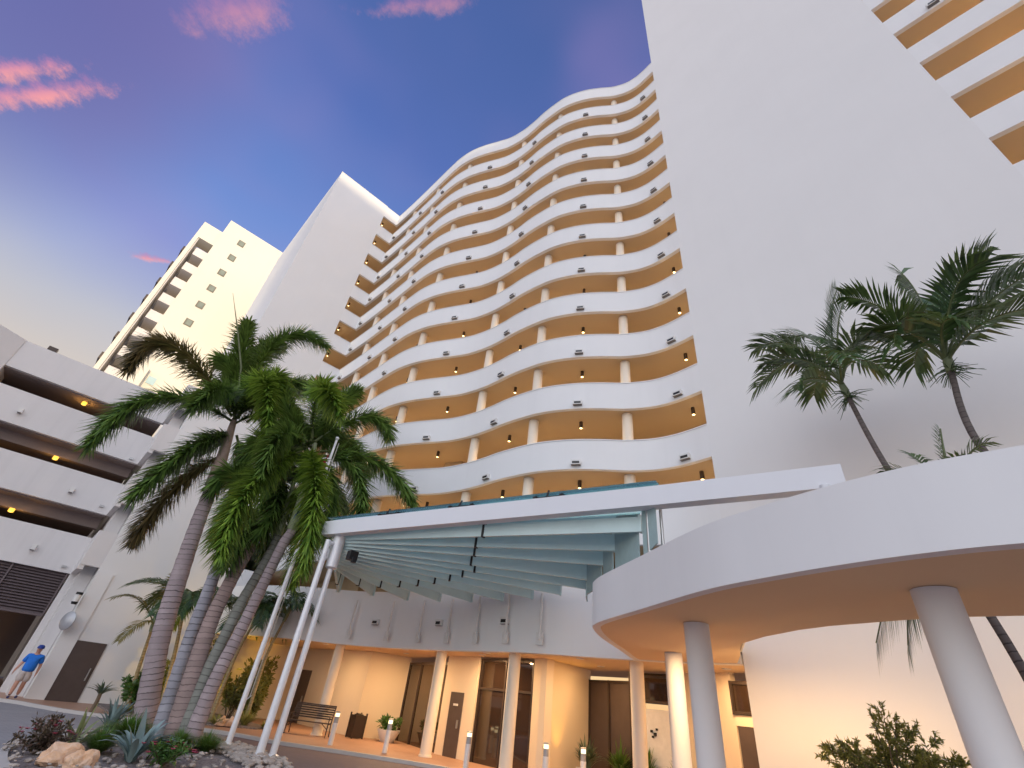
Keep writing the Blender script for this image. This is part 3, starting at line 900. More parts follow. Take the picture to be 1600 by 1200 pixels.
b = MB(); b.tube([(5.68, 14.25, .1), (5.68, 14.25, 5.3)], [.095, .08], 18); b.lathe([(.16, 0), (.16, .06), (.10, .08)], (5.68, 14.25, .16), 18); b.tube([(5.68, 14.25, 5.2), (6.03, 14.32, 5.3)], .06, 10); b.build('hub_post', M['pole'], gc, smooth=40)
for i, (x, y) in enumerate(RODS):
    q_, rz = facing(x, y, FC_); nx, ny = math.sin(rz), -math.cos(rz)
    px, py = q_.x + nx * .14, q_.y + ny * .14
    b = MB(); b.tube([(px, py, 3.72), (px, py, 4.95)], 0.04, 8)
    b.box(px - .12, px + .12, py - .02, py + .02, 3.46, 3.80, 0, rz); b.tube([(px, py, 3.6), (px, py, 3.76)], .06, 8)
    b.build('stay_rod', M['box_white'], gc, smooth=40)
b = MB(); b.box(6.25, 6.5, 13.75, 14.0, 4.85, 5.1); b.box(6.3, 6.42, 13.6, 13.72, 4.75, 4.9); b.build('spotlight', M['black'], gc)


# ------------------------------------------------------------------ plants
def bez(a, b_, c, t): return a * (1 - t) ** 2 + b_ * 2 * t * (1 - t) + c * t * t


def leaf(mb, base, d, nrm, ln, wd, rnd, droop=.12, seg=2):
    side = d.cross(nrm)
    if side.length < 1e-4: side = d.orthogonal()
    side.normalize()
    mid = base + d * ln * .45; tip = base + d * ln - Vector((0, 0, droop * ln))
    w2 = side * wd * .5
    mb.add([base - w2 * .4, base + w2 * .4, mid - w2, mid + w2, tip], [(0, 1, 3, 2), (2, 3, 4)], 0, rnd)


def fox_frond(parent, a, b_, c, mat, ln=.84, st=64, per=10, rng=random):
    a, b_, c = Vector(a), Vector(b_), Vector(c)
    mb = MB()
    L_ = sum((bez(a, b_, c, (i + 1) / 12) - bez(a, b_, c, i / 12)).length for i in range(12))
    st = max(22, int(L_ * 21))
    for i in range(st):
        t = .05 + .95 * (i + rng.random() * .6) / st
        q = bez(a, b_, c, t); tg = (bez(a, b_, c, min(1, t + .02)) - bez(a, b_, c, max(0, t - .02))).normalized()
        s1 = tg.orthogonal().normalized(); s2 = tg.cross(s1)
        prof = min(1, .5 + (t - .05) * 3.2) * (1 - max(0, t - .8) * 2.2)
        for k in range(per):
            an = 2 * math.pi * (k + rng.random()) / per
            rad = s1 * math.cos(an) + s2 * math.sin(an)
            sl = .18 + .42 * rng.random() + t * .35
            d = (rad * math.cos(sl) + tg * math.sin(sl) + Vector((0, 0, -.10))).normalized()
            leaf(mb, q, d, tg, ln * prof * (.55 + .55 * rng.random()), .064, rng.random(), .18)
    o = mb.build('frond', mat, parent)
    mr = MB(); mr.tube([bez(a, b_, c, i / 14) for i in range(15)], [.045 * (1 - i / 16) + .006 for i in range(15)], 6)
    r_ = mr.build('rachis', M['rachis'], None, smooth=60); r_.parent = o; r_.matrix_parent_inverse = Matrix.Translation((0, 0, 0))
    return o


FA = [((2.48, 19.54, 9.96), (-1.57, 21.04, 14.05), (-1.20, 21.17, 10.77)), ((2.65, 19.52, 9.74), (-.63, 19.45, 10.58), (-.77, 19.18, 7.11)), ((2.79, 19.50, 9.23), (1.73, 19.14, 8.61), (.94, 18.68, 5.89)),
      ((2.77, 19.50, 8.35), (1.70, 20.34, 7.08), (1.74, 20.63, 4.99)), ((2.94, 19.48, 9.29), (4.37, 20.50, 7.88), (4.02, 20.81, 5.89)), ((2.54, 19.54, 10.28), (1.69, 20.24, 12.94), (1.46, 20.45, 14.68)),
      ((2.59, 19.53, 10.75), (2.04, 19.30, 15.30), (4.52, 18.66, 14.33)), ((2.73, 19.51, 9.92), (2.19, 17.69, 13.24), (3.71, 16.69, 7.71)), ((2.84, 19.49, 10.42), (3.83, 20.78, 12.60), (5.30, 21.04, 13.64)),
      ((3.05, 19.46, 9.91), (4.00, 18.05, 11.90), (4.99, 17.50, 8.51)), ((2.74, 19.51, 10.07), (1.85, 20.63, 14.03), (3.13, 20.66, 14.54)),
      ((2.65, 19.5, 9.8), (1.6, 18.4, 11.3), (1.1, 17.9, 9.0)), ((2.65, 19.5, 9.9), (3.5, 18.8, 12.5), (4.4, 18.3, 11.7)), ((2.7, 19.5, 9.7), (3.7, 18.9, 11.2), (4.1, 18.8, 9.0)), ((2.6, 19.5, 9.9), (1.8, 20.0, 12.6), (1.2, 20.5, 12.4)), ((2.65, 19.5, 9.9), (2.9, 18.3, 12.6), (3.3, 17.6, 10.8))]
FB = [((4.97, 16.67, 9.06), (6.56, 16.17, 11.70), (7.35, 15.77, 10.01)), ((4.85, 16.71, 9.15), (3.44, 15.56, 11.79), (4.81, 14.42, 9.22)), ((5.25, 16.59, 8.75), (7.58, 16.11, 9.64), (8.98, 15.60, 7.78)),
      ((5.40, 16.54, 8.62), (6.99, 16.13, 9.03), (7.09, 15.56, 6.40)), ((4.85, 16.71, 8.62), (5.04, 14.67, 7.27), (5.39, 14.64, 4.38)), ((4.66, 16.77, 8.55), (2.85, 15.67, 6.54), (3.29, 15.25, 4.34)),
      ((4.74, 16.74, 8.97), (3.61, 17.76, 10.19), (3.32, 18.10, 11.47)), ((4.83, 16.72, 9.01), (5.36, 17.92, 11.31), (6.25, 17.73, 12.49)), ((4.68, 16.76, 8.82), (3.31, 16.08, 9.26), (3.51, 15.81, 7.00)),
      ((5.09, 16.64, 8.57), (6.78, 16.91, 7.91), (6.58, 16.97, 5.90)), ((4.81, 16.72, 8.74), (4.01, 17.56, 8.83), (4.46, 17.64, 6.39)), ((4.93, 16.69, 9.04), (6.29, 17.76, 10.73), (7.92, 17.71, 9.17))]
FCC = [((4.62, 17.71, 7.77), (4.82, 17.24, 6.19), (4.49, 17.33, 5.52)), ((4.72, 17.68, 7.80), (5.41, 18.11, 6.32), (5.52, 18.29, 5.50)), ((4.54, 17.73, 8.00), (3.33, 18.62, 10.05), (3.51, 18.77, 7.99)), ((4.74, 17.68, 8.06), (4.47, 18.14, 10.45), (6.34, 18.12, 10.11))]
FE = [((5.00, 17.60, 7.64), (6.01, 18.09, 6.78), (6.53, 18.06, 5.46)), ((5.07, 17.58, 7.75), (5.95, 18.40, 9.41), (7.48, 18.01, 7.43)), ((5.07, 17.58, 7.41), (5.92, 16.59, 6.54), (5.79, 16.30, 4.19))]
FD = [((3.99, 18.06, 6.54), (3.56, 18.67, 6.72), (3.71, 18.74, 5.24)), ((3.99, 18.06, 6.54), (4.19, 17.20, 5.68), (3.97, 17.25, 4.42)), ((4.09, 18.04, 6.57), (5.10, 18.73, 6.11), (5.50, 18.71, 5.23)), ((3.95, 18.07, 6.65), (3.48, 18.95, 8.57), (5.03, 18.74, 7.78)), ((3.92, 18.08, 6.64), (3.07, 19.06, 8.54), (2.97, 19.07, 6.86))]
GF = 'foxtail palms of the clump on the planted island'


def fox_palm(label, path, rads, fronds, tmat, smat, shaft, bright=(), brown=()):
    root = thing('foxtail_palm', label, 'palm tree', path[0], GF)
    sp = spline([Vector(q) for q in path], 14)
    n = len(sp); nt_ = int(n * shaft)
    rr = []
    for i in range(n):
        t = i / (n - 1) * (len(rads) - 1); k = min(int(t), len(rads) - 2); r_ = rads[k] + (rads[k + 1] - rads[k]) * (t - k)
        rr.append(r_ * (1 + .025 * math.sin(i * 1.9)))
    b = MB(); b.tube(sp[:nt_ + 1], rr[:nt_ + 1], 20); b.build('trunk', tmat, root, smooth=60)
    b = MB(); m_ = n - nt_
    b.tube(sp[nt_:], [rr[nt_] * (1.18 - .75 * (i / max(1, m_ - 1)) ** 1.2) for i in range(m_)], 16); b.build('crownshaft', smat, root, smooth=60)
    for i, f in enumerate(fronds):
        fox_frond(root, *f, M['fox_bright'] if i in bright else M['fox_brown'] if i in brown else M['fox'])
    return root


pa = fox_palm('tallest foxtail palm with a thick mauve trunk, leftmost of the clump', [(4.25, 19.44, 0), (3.93, 19.46, 1.05), (3.58, 19.47, 2.39), (3.31, 19.47, 4.02), (3.08, 19.46, 5.82), (2.94, 19.48, 7.48), (2.62, 19.53, 9.9)], [.33, .29, .27, .26, .23, .21, .16], FA, M['trunk_a'], M['shaft_pink'], .80, (7, 15), (0, 3))
b = MB(); b.tube([(2.57, 19.43, 10.0), (1.97, 19.50, 12.01), (1.25, 19.56, 13.43), (.34, 19.60, 15.09)], [.05, .045, .03, .006], 8); b.build('spear_leaf', M['spear'], pa, smooth=60)
fox_palm('foxtail palm with a smooth blue grey trunk, second from the left in the clump', [(4.35, 18.08, 0), (4.22, 18.12, 1.08), (4.08, 18.15, 2.46), (4.03, 18.16, 3.57), (3.94, 18.08, 4.70), (3.99, 18.06, 6.54)], [.24, .20, .19, .185, .17, .10], FD, M['trunk_b'], M['shaft'], .80)
fox_palm('foxtail palm with a pinkish flaking trunk, middle of the clump', [(4.60, 17.50, 0), (4.42, 17.55, 1.51), (4.30, 17.58, 2.96), (4.37, 17.56, 4.17), (4.55, 17.62, 5.38), (4.55, 17.72, 6.73), (4.62, 17.71, 7.9)], [.28, .24, .21, .19, .165, .14, .09], FCC, M['trunk_c'], M['shaft_pink'], .82)
fox_palm('foxtail palm with a slim greenish grey trunk behind the pinkish one', [(4.73, 17.26, 0), (4.70, 17.38, 1.47), (4.79, 17.35, 2.83), (4.89, 17.43, 3.66), (5.13, 17.46, 4.97), (5.21, 17.54, 5.95), (5.07, 17.58, 7.7)], [.21, .17, .16, .155, .145, .13, .08], FE, M['trunk_d'], M['shaft'], .80, (2,))
fox_palm('foxtail palm with bright green hanging fronds, most leaning trunk at the right of the clump', [(4.87, 17.02, 0), (4.88, 17.01, 1.49), (5.03, 16.92, 2.95), (5.21, 16.71, 5.28), (5.32, 16.67, 6.15), (5.01, 16.66, 9.0)], [.23, .18, .165, .155, .15, .08], FB, M['trunk_a'], M['shaft'], .76, (1, 4, 5))


def feather_frond(parent, a, b_, c, mat, ln=.5, wd=.05, up=None, dens=15, rng=random, hang=0):
    a, b_, c = Vector(a), Vector(b_), Vector(c); mb = MB()
    L_ = sum((bez(a, b_, c, (i + 1) / 12) - bez(a, b_, c, i / 12)).length for i in range(12))
    st = max(14, int(L_ * dens))
    for i in range(st):
        t = .16 + .84 * i / st
        q = bez(a, b_, c, t); tg = (bez(a, b_, c, min(1, t + .02)) - bez(a, b_, c, max(0, t - .02))).normalized()
        side = tg.cross(Vector((0, 0, 1)))
        if side.length < .2: side = tg.cross(Vector((0, 1, 0)))
        side.normalize(); upv = side.cross(tg).normalized()
        prof = min(1, .5 + (t - .16) * 2.5) * (1 - max(0, t - .7) * 1.6)
        for sg in (-1, 1):
            sl = .45 + .5 * t + rng.uniform(-.08, .08)
            d = (side * sg * math.cos(sl) + tg * math.sin(sl) + upv * .28 + Vector((0, 0, rng.uniform(-.25, .0) - hang))).normalized()
            leaf(mb, q, d, upv, ln * prof * rng.uniform(.85, 1.1), wd, rng.random(), .3)
    o = mb.build('frond', mat, parent)
    mr = MB(); mr.tube([bez(a, b_, c, i / 10) for i in range(11)], [.026 * (1 - i / 12) + .004 for i in range(11)], 6)
    r_ = mr.build('rachis', M['rachis'], None, smooth=60); r_.parent = o; r_.matrix_parent_inverse = Matrix()
    return o


def slim_palm(label, path, r0, r1, fronds, tmat, group=None, ln=.5, wd=.05, leafm=None, dead=True, name='palm_tree'):
    root = thing(name, label, 'palm tree', path[0], group)
    sp = spline([Vector(q) for q in path], 10); n = len(sp)
    b = MB(); b.tube(sp, [r0 + (r1 - r0) * i / (n - 1) for i in range(n)], 14); b.build('trunk', tmat, root, smooth=60)
    top = sp[-1]; dr = (sp[-1] - sp[-4]).normalized()
    b = MB(); b.tube([top - dr * .05, top + dr * .2, top + dr * .5, top + dr * .75], [r1 * 1.5, r1 * 1.7, r1 * 1.2, r1 * .5], 14); b.build('crownshaft', M['shaft'], root, smooth=60)
    if dead:
        b = MB()
        for i in range(46):
            an = random.uniform(0, 6.28); d = Vector((math.cos(an), math.sin(an), random.uniform(-.5, .25))).normalized()
            q = top + dr * random.uniform(-.1, .1)
            e = q + d * random.uniform(.25, .5) - Vector((0, 0, .08))
            b.tube([q, (q + e) / 2 + Vector((0, 0, .05)), e], [.012, .008, .004], 4)
        b.build('fruit_stalks', M['palmleaf'], root)
    for i, f in enumerate(fronds):
        feather_frond(root, *f, leafm or M['palmleaf'], ln, wd)
    return root


random.seed(11)
R1 = [((11, 1.45, 8.54), (10.6, 1.92, 9.6), (10.2, 2.72, 9.28)), ((11, 1.46, 8.63), (11, 2.08, 10.6), (11, 3.05, 10.4)), ((11, 1.45, 8.54), (10.6, 2.1, 8.98), (10.2, 2.2, 8.25)), ((11, 1.44, 8.71), (11.3, 1.7, 10.9), (11.5, 2.4, 10.6)), ((11, 1.48, 8.73), (11.1, 1.4, 10.4), (11.2, .9, 11.4)), ((11, 1.41, 8.7), (10.6, .96, 9.81), (10.5, .45, 8.9)), ((11, 1.46, 8.63), (10.3, 1.2, 9.3), (10.0, 1.1, 8.5)), ((11, 1.48, 8.73), (10.8, 2.0, 10.1), (10.6, 3.15, 8.9)), ((11, 1.42, 8.79), (11, 1.31, 10.0), (11, .8, 10.9)), ((11, 1.45, 8.63), (11.6, 1.2, 9.9), (12.0, .7, 9.2)), ((11, 1.45, 8.63), (11.7, 1.9, 9.9), (12.2, 2.3, 9.2))]
R2 = [((10.8, -.3, 8.3), (10.6, .0, 9.9), (10.4, .75, 10.4)), ((10.8, -.32, 8.37), (10.9, -.5, 10.2), (11, -.35, 10.95)), ((10.8, -.35, 8.36), (10.8, -.78, 9.8), (10.8, -1.75, 10.5)), ((10.8, -.34, 8.28), (10.8, -1.21, 9.4), (10.8, -2.2, 9.6)), ((10.8, -.32, 8.21), (10.5, -1.1, 9.0), (10.4, -1.9, 8.4)), ((10.8, -.32, 8.29), (10.2, .0, 9.5), (10.0, .7, 8.9)), ((10.8, -.3, 8.3), (10.3, .1, 9.5), (10.0, .3, 8.4)), ((10.8, -.32, 8.29), (10.2, -.5, 9.2), (9.9, -.8, 8.3)), ((10.8, -.33, 8.36), (11.2, -.64, 9.6), (11.6, -.58, 10.4)), ((10.8, -.29, 8.3), (11.4, -.2, 9.7), (11.8, .2, 8.9)), ((10.8, -.32, 8.29), (11.2, -1.11, 9.8), (11.3, -1.95, 10.0)), ((10.8, -.32, 8.29), (10.3, -.9, 9.9), (9.9, -1.5, 9.5))]
GP = 'slender palms in front of the blank white wall'
slim_palm('slender palm with a thin leaning trunk, left of the pair before the blank wall', [(10.7, .35, 0), (10.6, .6, 3.3), (10.75, 1.2, 6.2), (11.0, 1.45, 8.2)], .068, .045, R1, M['trunk_dark'], GP, .80, .068)
slim_palm('slender palm with the wider higher crown, right of the pair before the blank wall', [(10.5, -2.0, 0), (10.5, -1.1, 3.3), (10.55, -.19, 6.1), (10.8, -.3, 8.0)], .072, .05, R2, M['trunk_dark'], GP, .88, .072)
R3 = [((9.6, .45, 5.1), (9.7, .9, 6.0), (9.7, 1.2, 5.75)), ((9.6, .40, 5.2), (9.6, .3, 5.9), (9.6, .2, 6.3)), ((9.6, .35, 5.1), (9.6, .1, 5.9), (9.6, -.25, 5.9)), ((9.6, .4, 5.1), (9.7, .6, 5.9), (9.8, .75, 6.05)), ((9.6, .45, 5.0), (10.6, .5, 5.9), (11, .6, 4.6)), ((9.6, .45, 5.0), (9.4, .2, 5.8), (9.2, .0, 5.5))]
slim_palm('short palm peeping over the canopy edge between the two slender palms', [(9.3, -1.3, 0), (9.45, -.35, 2.8), (9.6, .4, 4.9)], .09, .06, R3, M['trunk_dark'], None, .42, .04, None, False)

short_palm = [o for o in bpy.data.objects if o.get('label', '').startswith('short palm')][0]
for f in (((9.7, .5, 5.0), (10.0, 1.3, 4.9), (9.75, 2.05, 3.15)), ((9.8, .5, 5.0), (10.5, 1.3, 5.0), (10.3, 1.75, 3.2))):
    feather_frond(short_palm, *f, M['palmleaf'], .75, .055, dens=26, hang=1.3)

GG = 'young palms in the garden by the left tower'
random.seed(5)


def crown(c, n, ln, rise, seed):
    rg = random.Random(seed); out_ = []
    for i in range(n):
        an = 6.283 * i / n + rg.uniform(-.3, .3); r_ = ln * rg.uniform(.8, 1.1)
        up = rise * rg.uniform(.4, 1.3)
        c_ = Vector(c); e = c_ + Vector((math.cos(an) * r_, math.sin(an) * r_, rg.uniform(-.9, .5)))
        out_.append((c_, c_ + Vector((math.cos(an) * r_ * .5, math.sin(an) * r_ * .5, up)), e))
    return out_


slim_palm('young palm with yellowing low fronds behind the mauve trunk', [(6.0, 26.3, 0), (5.6, 26.2, 2.0), (5.2, 26.1, 3.6)], .09, .06, crown((5.2, 26.1, 3.9), 15, 2.3, 1.3, 3), M['trunk_tan'], GG, .72, .075, M['palmleaf'], False)
slim_palm('young palm with a thin yellow lit trunk beside the flagpoles', [(7.25, 23.93, 0), (7.35, 24.2, 2.2), (7.6, 24.3, 3.6)], .075, .05, crown((7.6, 24.3, 3.9), 14, 1.9, 1.2, 8), M['trunk_tan'], GG, .66, .07, M['palmleaf'], False)
slim_palm('young palm with a thin pale trunk under the lobby fascia corner', [(8.43, 23.53, 0), (8.45, 23.8, 2.4), (8.6, 23.6, 3.9)], .075, .05, crown((8.6, 23.6, 4.2), 13, 1.8, 1.1, 13), M['trunk_tan'], GG, .66, .07, M['palmleaf'], False)
slim_palm('low palm with a golden frond reaching left along the white wall', [(5.0, 27.2, 0), (4.7, 27.1, 1.6), (4.5, 27.0, 2.9)], .08, .06, [((4.5, 27, 3.1), (3.3, 26.5, 4.4), (2.5, 26.0, 3.7)), ((4.5, 27, 3.1), (3.9, 26.3, 3.5), (3.4, 25.8, 2.3)), ((4.5, 27, 3.1), (5.2, 26.6, 4.9), (5.9, 26.3, 4.6)), ((4.5, 27, 3.1), (4.4, 26.5, 4.9), (4.2, 26, 5.0))], M['trunk_tan'], GG, .5, .055, M['palmyellow'], False)


def tuft(name, label, cat, loc, n, h, spread, wd, mat, group=None, curve=.5, seed=0, thick=0):
    rg = random.Random(seed); mb = MB(); base = Vector((0, 0, 0))
    for i in range(n):
        an = rg.uniform(0, 6.283); r_ = spread * math.sqrt(rg.random()); hh_ = h * rg.uniform(.6, 1.1) * (1 - .35 * r_ / max(spread, .01))
        dr = Vector((math.cos(an), math.sin(an), 0)); side = Vector((-dr.y, dr.x, 0)); rn = rg.random()
        pts = []; o0 = dr * spread * .12 * rg.random()
        K = 5
        for k in range(K + 1):
            t = k / K
            pts.append(o0 + dr * (r_ * (t ** 1.3)) + Vector((0, 0, hh_ * (t - curve * t ** 3 * (r_ / max(spread, .01))))))
        vs = []
        for k, q in enumerate(pts):
            t = k / K; w_ = wd * (min(1, .65 + t) if t < .4 else 1 - ((t - .4) / .6) ** 1.6) * .5
            vs += [q - side * w_ + Vector((0, 0, thick * w_)), q - Vector((0, 0, 0)), q + side * w_ + Vector((0, 0, thick * w_))]
        fs = []
        for k in range(K):
            fs += [(3 * k, 3 * k + 1, 3 * k + 4, 3 * k + 3), (3 * k + 1, 3 * k + 2, 3 * k + 5, 3 * k + 4)]
        mb.add(vs, fs, 0, rn)
    o = mb.build(name, mat, None, smooth=60, loc=loc)
    return tag(o, label, cat, group)


def shrub(name, label, cat, loc, h, r_, n, lsz, mat, group=None, seed=0, flowers=0, stems=9, erect=.6):
    rg = random.Random(seed); root = thing(name, label, cat, loc, group); root['local'] = 1
    st = MB(); lf = MB(); fl = MB(); 
    for s_ in range(stems):
        an = rg.uniform(0, 6.283); rr = r_ * rg.uniform(.2, 1); top = Vector((math.cos(an) * rr, math.sin(an) * rr, h * rg.uniform(.65, 1.05) * (1 - .3 * rr / r_)))
        mid = Vector((top.x * .45, top.y * .45, top.z * erect)); p0 = Vector((top.x * .1, top.y * .1, 0))
        pts = [bez(p0, mid, top, k / 8) for k in range(9)]
        st.tube(pts, [.016 - .0014 * k for k in range(9)], 5)
        for i in range(n // stems):
            t = rg.uniform(.25, 1); q = bez(p0, mid, top, t)
            d = Vector((rg.gauss(0, 1), rg.gauss(0, 1), rg.gauss(.5, .8))).normalized()
            q2 = q + d * rg.uniform(0, .16) * r_ * 1.2
            leaf(lf, q2, (d + Vector((0, 0, .3))).normalized(), Vector((rg.gauss(0, 1), rg.gauss(0, 1), rg.gauss(0, 1))).normalized(), lsz * rg.uniform(.6, 1.2), lsz * .36, rg.random(), .15)
    for i in range(flowers):
        an = rg.uniform(0, 6.283); rr = r_ * math.sqrt(rg.random()); q = Vector((math.cos(an) * rr, math.sin(an) * rr, h * rg.uniform(.7, 1.0) * (1 - .35 * rr / r_)))
        fl = MB()
        for k in range(7):
            a2 = 6.283 * k / 7
            leaf(fl, q, Vector((math.cos(a2), math.sin(a2), .5)).normalized(), Vector((0, 0, 1)), .065, .06, rg.random(), .1)
        fl.build('flower', M['flower'], root)
    st.build('stem', M['wood'], root); lf.build('foliage', mat, root)
    return root


# ------------------------------------------------------------------ planted island
ISL = spline([Vector((*a, 0)) for a in [(1.0, 12.0), (.92, 13.4), (.98, 14.6), (1.2, 15.6), (1.75, 16.8), (2.7, 18.4), (3.7, 19.9), (4.7, 20.3), (5.6, 19.3), (6.1, 17.6), (6.35, 16), (6.4, 14.6), (5.9, 12.8), (4.6, 11.0), (2.4, 10.7), (1.0, 12.0)]], 5)
ISL = [(q.x, q.y) for q in ISL[:-1]]
cl = ISL + [ISL[0], ISL[1]]
b = MB(); b.ribbon(cl, [(x + (3.9 - x) * .05, y + (16.2 - y) * .03) for x, y in cl], -.1, .13)
tag(struct(b.build('island_kerb', M['kerb'], smooth=40)))
mb = MB(); rings = 9; nI = len(ISL)
vs = []
for j in range(rings):
    k = j / (rings - 1)
    for x, y in ISL:
        px = x + (3.9 - x) * (.04 + .95 * k); py = y + (16.2 - y) * (.03 + .96 * k)
        vs.append((px, py, .07 + .10 * (1 - (1 - k) ** 2) + .03 * noise.noise(Vector((px * 2, py * 2, 0)))))
fs = [(j * nI + i, j * nI + (i + 1) % nI, (j + 1) * nI + (i + 1) % nI, (j + 1) * nI + i) for j in range(rings - 1) for i in range(nI)]
mb.add(vs, fs); isl = struct(mb.build('soil', M['gravel'], smooth=60))
random.seed(21)


def pebble(mb, c, s):
    bm = bmesh.new(); bmesh.ops.create_icosphere(bm, subdivisions=1, radius=1)
    off = Vector((random.random() * 50, random.random() * 50, 0)); sc_ = Vector((random.uniform(.7, 1.3), random.uniform(.7, 1.3), random.uniform(.4, .7))) * s
    vs_ = []
    for v in bm.verts:
        k = 1 + .3 * noise.noise(v.co * 1.5 + off); vs_.append(Vector(c) + Vector((v.co.x * sc_.x, v.co.y * sc_.y, v.co.z * sc_.z)) * k)
    mb.add(vs_, [tuple(v.index for v in f.verts) for f in bm.faces]); bm.free()


mb = MB()
for i in range(900):
    x = random.uniform(1.0, 6.3); y = random.uniform(11.5, 20)
    k = random.random()
    if i % 3 == 0: x, y = random.uniform(4.9, 6.25), random.uniform(13.4, 16.6)
    inside = False
    j = nI - 1
    for ii in range(nI):
        xi, yi = ISL[ii]; xj, yj = ISL[j]
        if (yi > y) != (yj > y) and x < (xj - xi) * (y - yi) / (yj - yi) + xi: inside = not inside
        j = ii
    if not inside: continue
    pebble(mb, (x, y, .17 + .06 * max(0, 1 - math.hypot(x - 3.9, (y - 16.2) * .7) / 3)), random.uniform(.025, .07 if x < 5 else .11))
tag(mb.build('gravel', M['pebble']), 'grey brown gravel scattered over the island bed', 'gravel', None, 'stuff')


def rock(label, loc, s3, seed):
    bm = bmesh.new(); bmesh.ops.create_icosphere(bm, subdivisions=4, radius=1)
    off = Vector((seed * 13.7, seed * 5.1, 0))
    for v in bm.verts:
        n_ = noise.noise(v.co * 1.1 + off) * .5 + noise.noise(v.co * 2.7 + off) * .22 + noise.noise(v.co * 7 + off) * .06
        c_ = v.co * (1 + n_)
        v.co = Vector((c_.x * s3[0], c_.y * s3[1], max(-.3, c_.z) * s3[2]))
    me = bpy.data.meshes.new('boulder'); bm.to_mesh(me); bm.free(); me.materials.append(M['rock'])
    o = bpy.data.objects.new('boulder', me); COL.objects.link(o); o.location = loc
    return tag(o, label, 'rock', 'orange rocks on the island')


rock('larger pale orange rock beside the pink flowering plant', (1.78, 13.1, .16), (.40, .28, .24), 1)
rock('smaller pale orange rock leaning at the right end of the larger rock', (2.02, 12.7, .14), (.22, .18, .19), 4)
for i, (x, y, s_, lb) in enumerate(((5.75, 14.2, .2, 'grey buff stone at the foot of the flagpoles, nearest the hub post'), (5.45, 15.1, .16, 'grey buff stone at the foot of the left flagpole'), (5.2, 14.0, .18, 'grey buff stone on the gravel left of the flagpole bases'))):
    o = rock(lb, (x, y, .15), (s_, s_ * .8, s_ * .6), 9 + i); o['group'] = 'edging stones by the flagpoles'; o.data.materials[0] = M['pebble']

shrub('flowering_shrub', 'dusky leaved shrub with magenta flowers at the left end of the island', 'shrub', (1.52, 14.3, .1), .62, .52, 1300, .10, M['redleaf'], 'flowering shrubs on the island', 2, 14, 14, .5)
shrub('flowering_shrub', 'low shrub with pinkish red flowers in front of the palm trunks', 'shrub', (3.35, 12.95, .15), .42, .6, 1200, .09, M['shrubleaf'], 'flowering shrubs on the island', 5, 22, 14, .5)
tuft('agave', 'large blue grey agave with broad curling leaves in front of the palm trunks', 'agave', (2.85, 13.15, .15), 30, 1.05, .78, .125, M['agave'], None, .55, 4, .5)
tuft('agave', 'smaller upright blue green agave behind the grass tuft', 'agave', (3.2, 18.6, .12), 24, 1.1, .5, .12, M['agave'], None, .3, 9, .4)
tuft('variegated_agave', 'spiky plant with cream striped leaves behind the orange rock', 'agave', (2.1, 15.0, .12), 26, .9, .7, .07, M['varieg'], None, .35, 3, .4)
tuft('grass_clump', 'round bright green grass tuft behind the blue agave', 'grass clump', (2.43, 14.15, .14), 900, .62, .52, .012, M['grass'], 'grass clumps on the island', .5, 1)
tuft('grass_clump', 'long bladed green grass clump left of the mauve trunk', 'grass clump', (3.35, 16.9, .12), 700, .72, .95, .022, M['grass'], 'grass clumps on the island', .5, 6)
tuft('grass_clump', 'dark green grass tuft at the foot of the leaning trunk', 'grass clump', (4.1, 15.1, .15), 900, .56, .62, .012, M['grass'], 'grass clumps on the island', .5, 2)
tuft('grass_clump', 'dark green grass tuft nearest the left flagpole', 'grass clump', (4.65, 14.9, .15), 800, .55, .6, .012, M['grass'], 'grass clumps on the island', .5, 8)

# ------------------------------------------------------------------ garden by the left tower
b = MB(); b.prism([(4.2, 24.8), (5.4, 23.9), (7.0, 22.9), (8.6, 22.6), (9.4, 23.2), (9.2, 26), (8.8, 29.3), (4.1, 29.3)], .06, .14)
struct(b.build('garden_bed', M['gravel']))
YU = thing('yucca', 'dark blue green yucca with a rosette of stiff leaves by the brown door', 'yucca', (3.55, 25.0, .09))
YU['local'] = 1
o = tuft('leaves', None, None, (0, 0, .55), 46, .55, .62, .07, M['yucca'], None, .6, 12, .3); o.parent = YU
b = MB(); b.tube([(0, 0, 0), (.02, 0, .3), (0, 0, .6)], [.08, .07, .06], 10); o = b.build('stem', M['wood'], YU, smooth=60)
shrub('garden_shrub', 'bright green leafy shrub against the white wall right of the door', 'shrub', (5.05, 27.4, .12), 1.55, .75, 1700, .20, M['shrubleaf'], None, 7, 0, 16, .55)
for i, (x, y, h, sp, m_, lb) in enumerate(((4.7, 25.6, .35, .55, 'grass2', 'pale yellow green grass clump under the leafy shrub'), (5.6, 25.0, .38, .55, 'grass2', 'pale yellow green grass clump behind the palm trunks'), (8.35, 23.4, .85, .75, 'grass2', 'tall yellow lit grass clump right of the left flagpole'), (7.2, 23.0, .45, .6, 'grass2', 'low yellow lit grass clump left of the left flagpole'), (6.4, 23.7, .5, .5, 'grass2', 'yellow lit grass clump next to the orange garden stones'), (9.0, 22.95, .35, .35, 'grass2', 'small grass clump at the lobby end of the garden bed'))):
    tuft('grass_clump', lb, 'grass clump', (x, y, .12), 150, h, sp, .028, M[m_], 'grass clumps in the garden bed', .45, 30 + i)
for i, (x, y, lb) in enumerate(((7.35, 22.85, 'orange garden stone, larger of the two by the grass'), (7.65, 22.75, 'orange garden stone, smaller of the two by the grass'))):
    o = rock(lb, (x, y, .18), (.22 - .06 * i, .16, .2), 20 + i); o['group'] = 'orange stones in the garden bed'
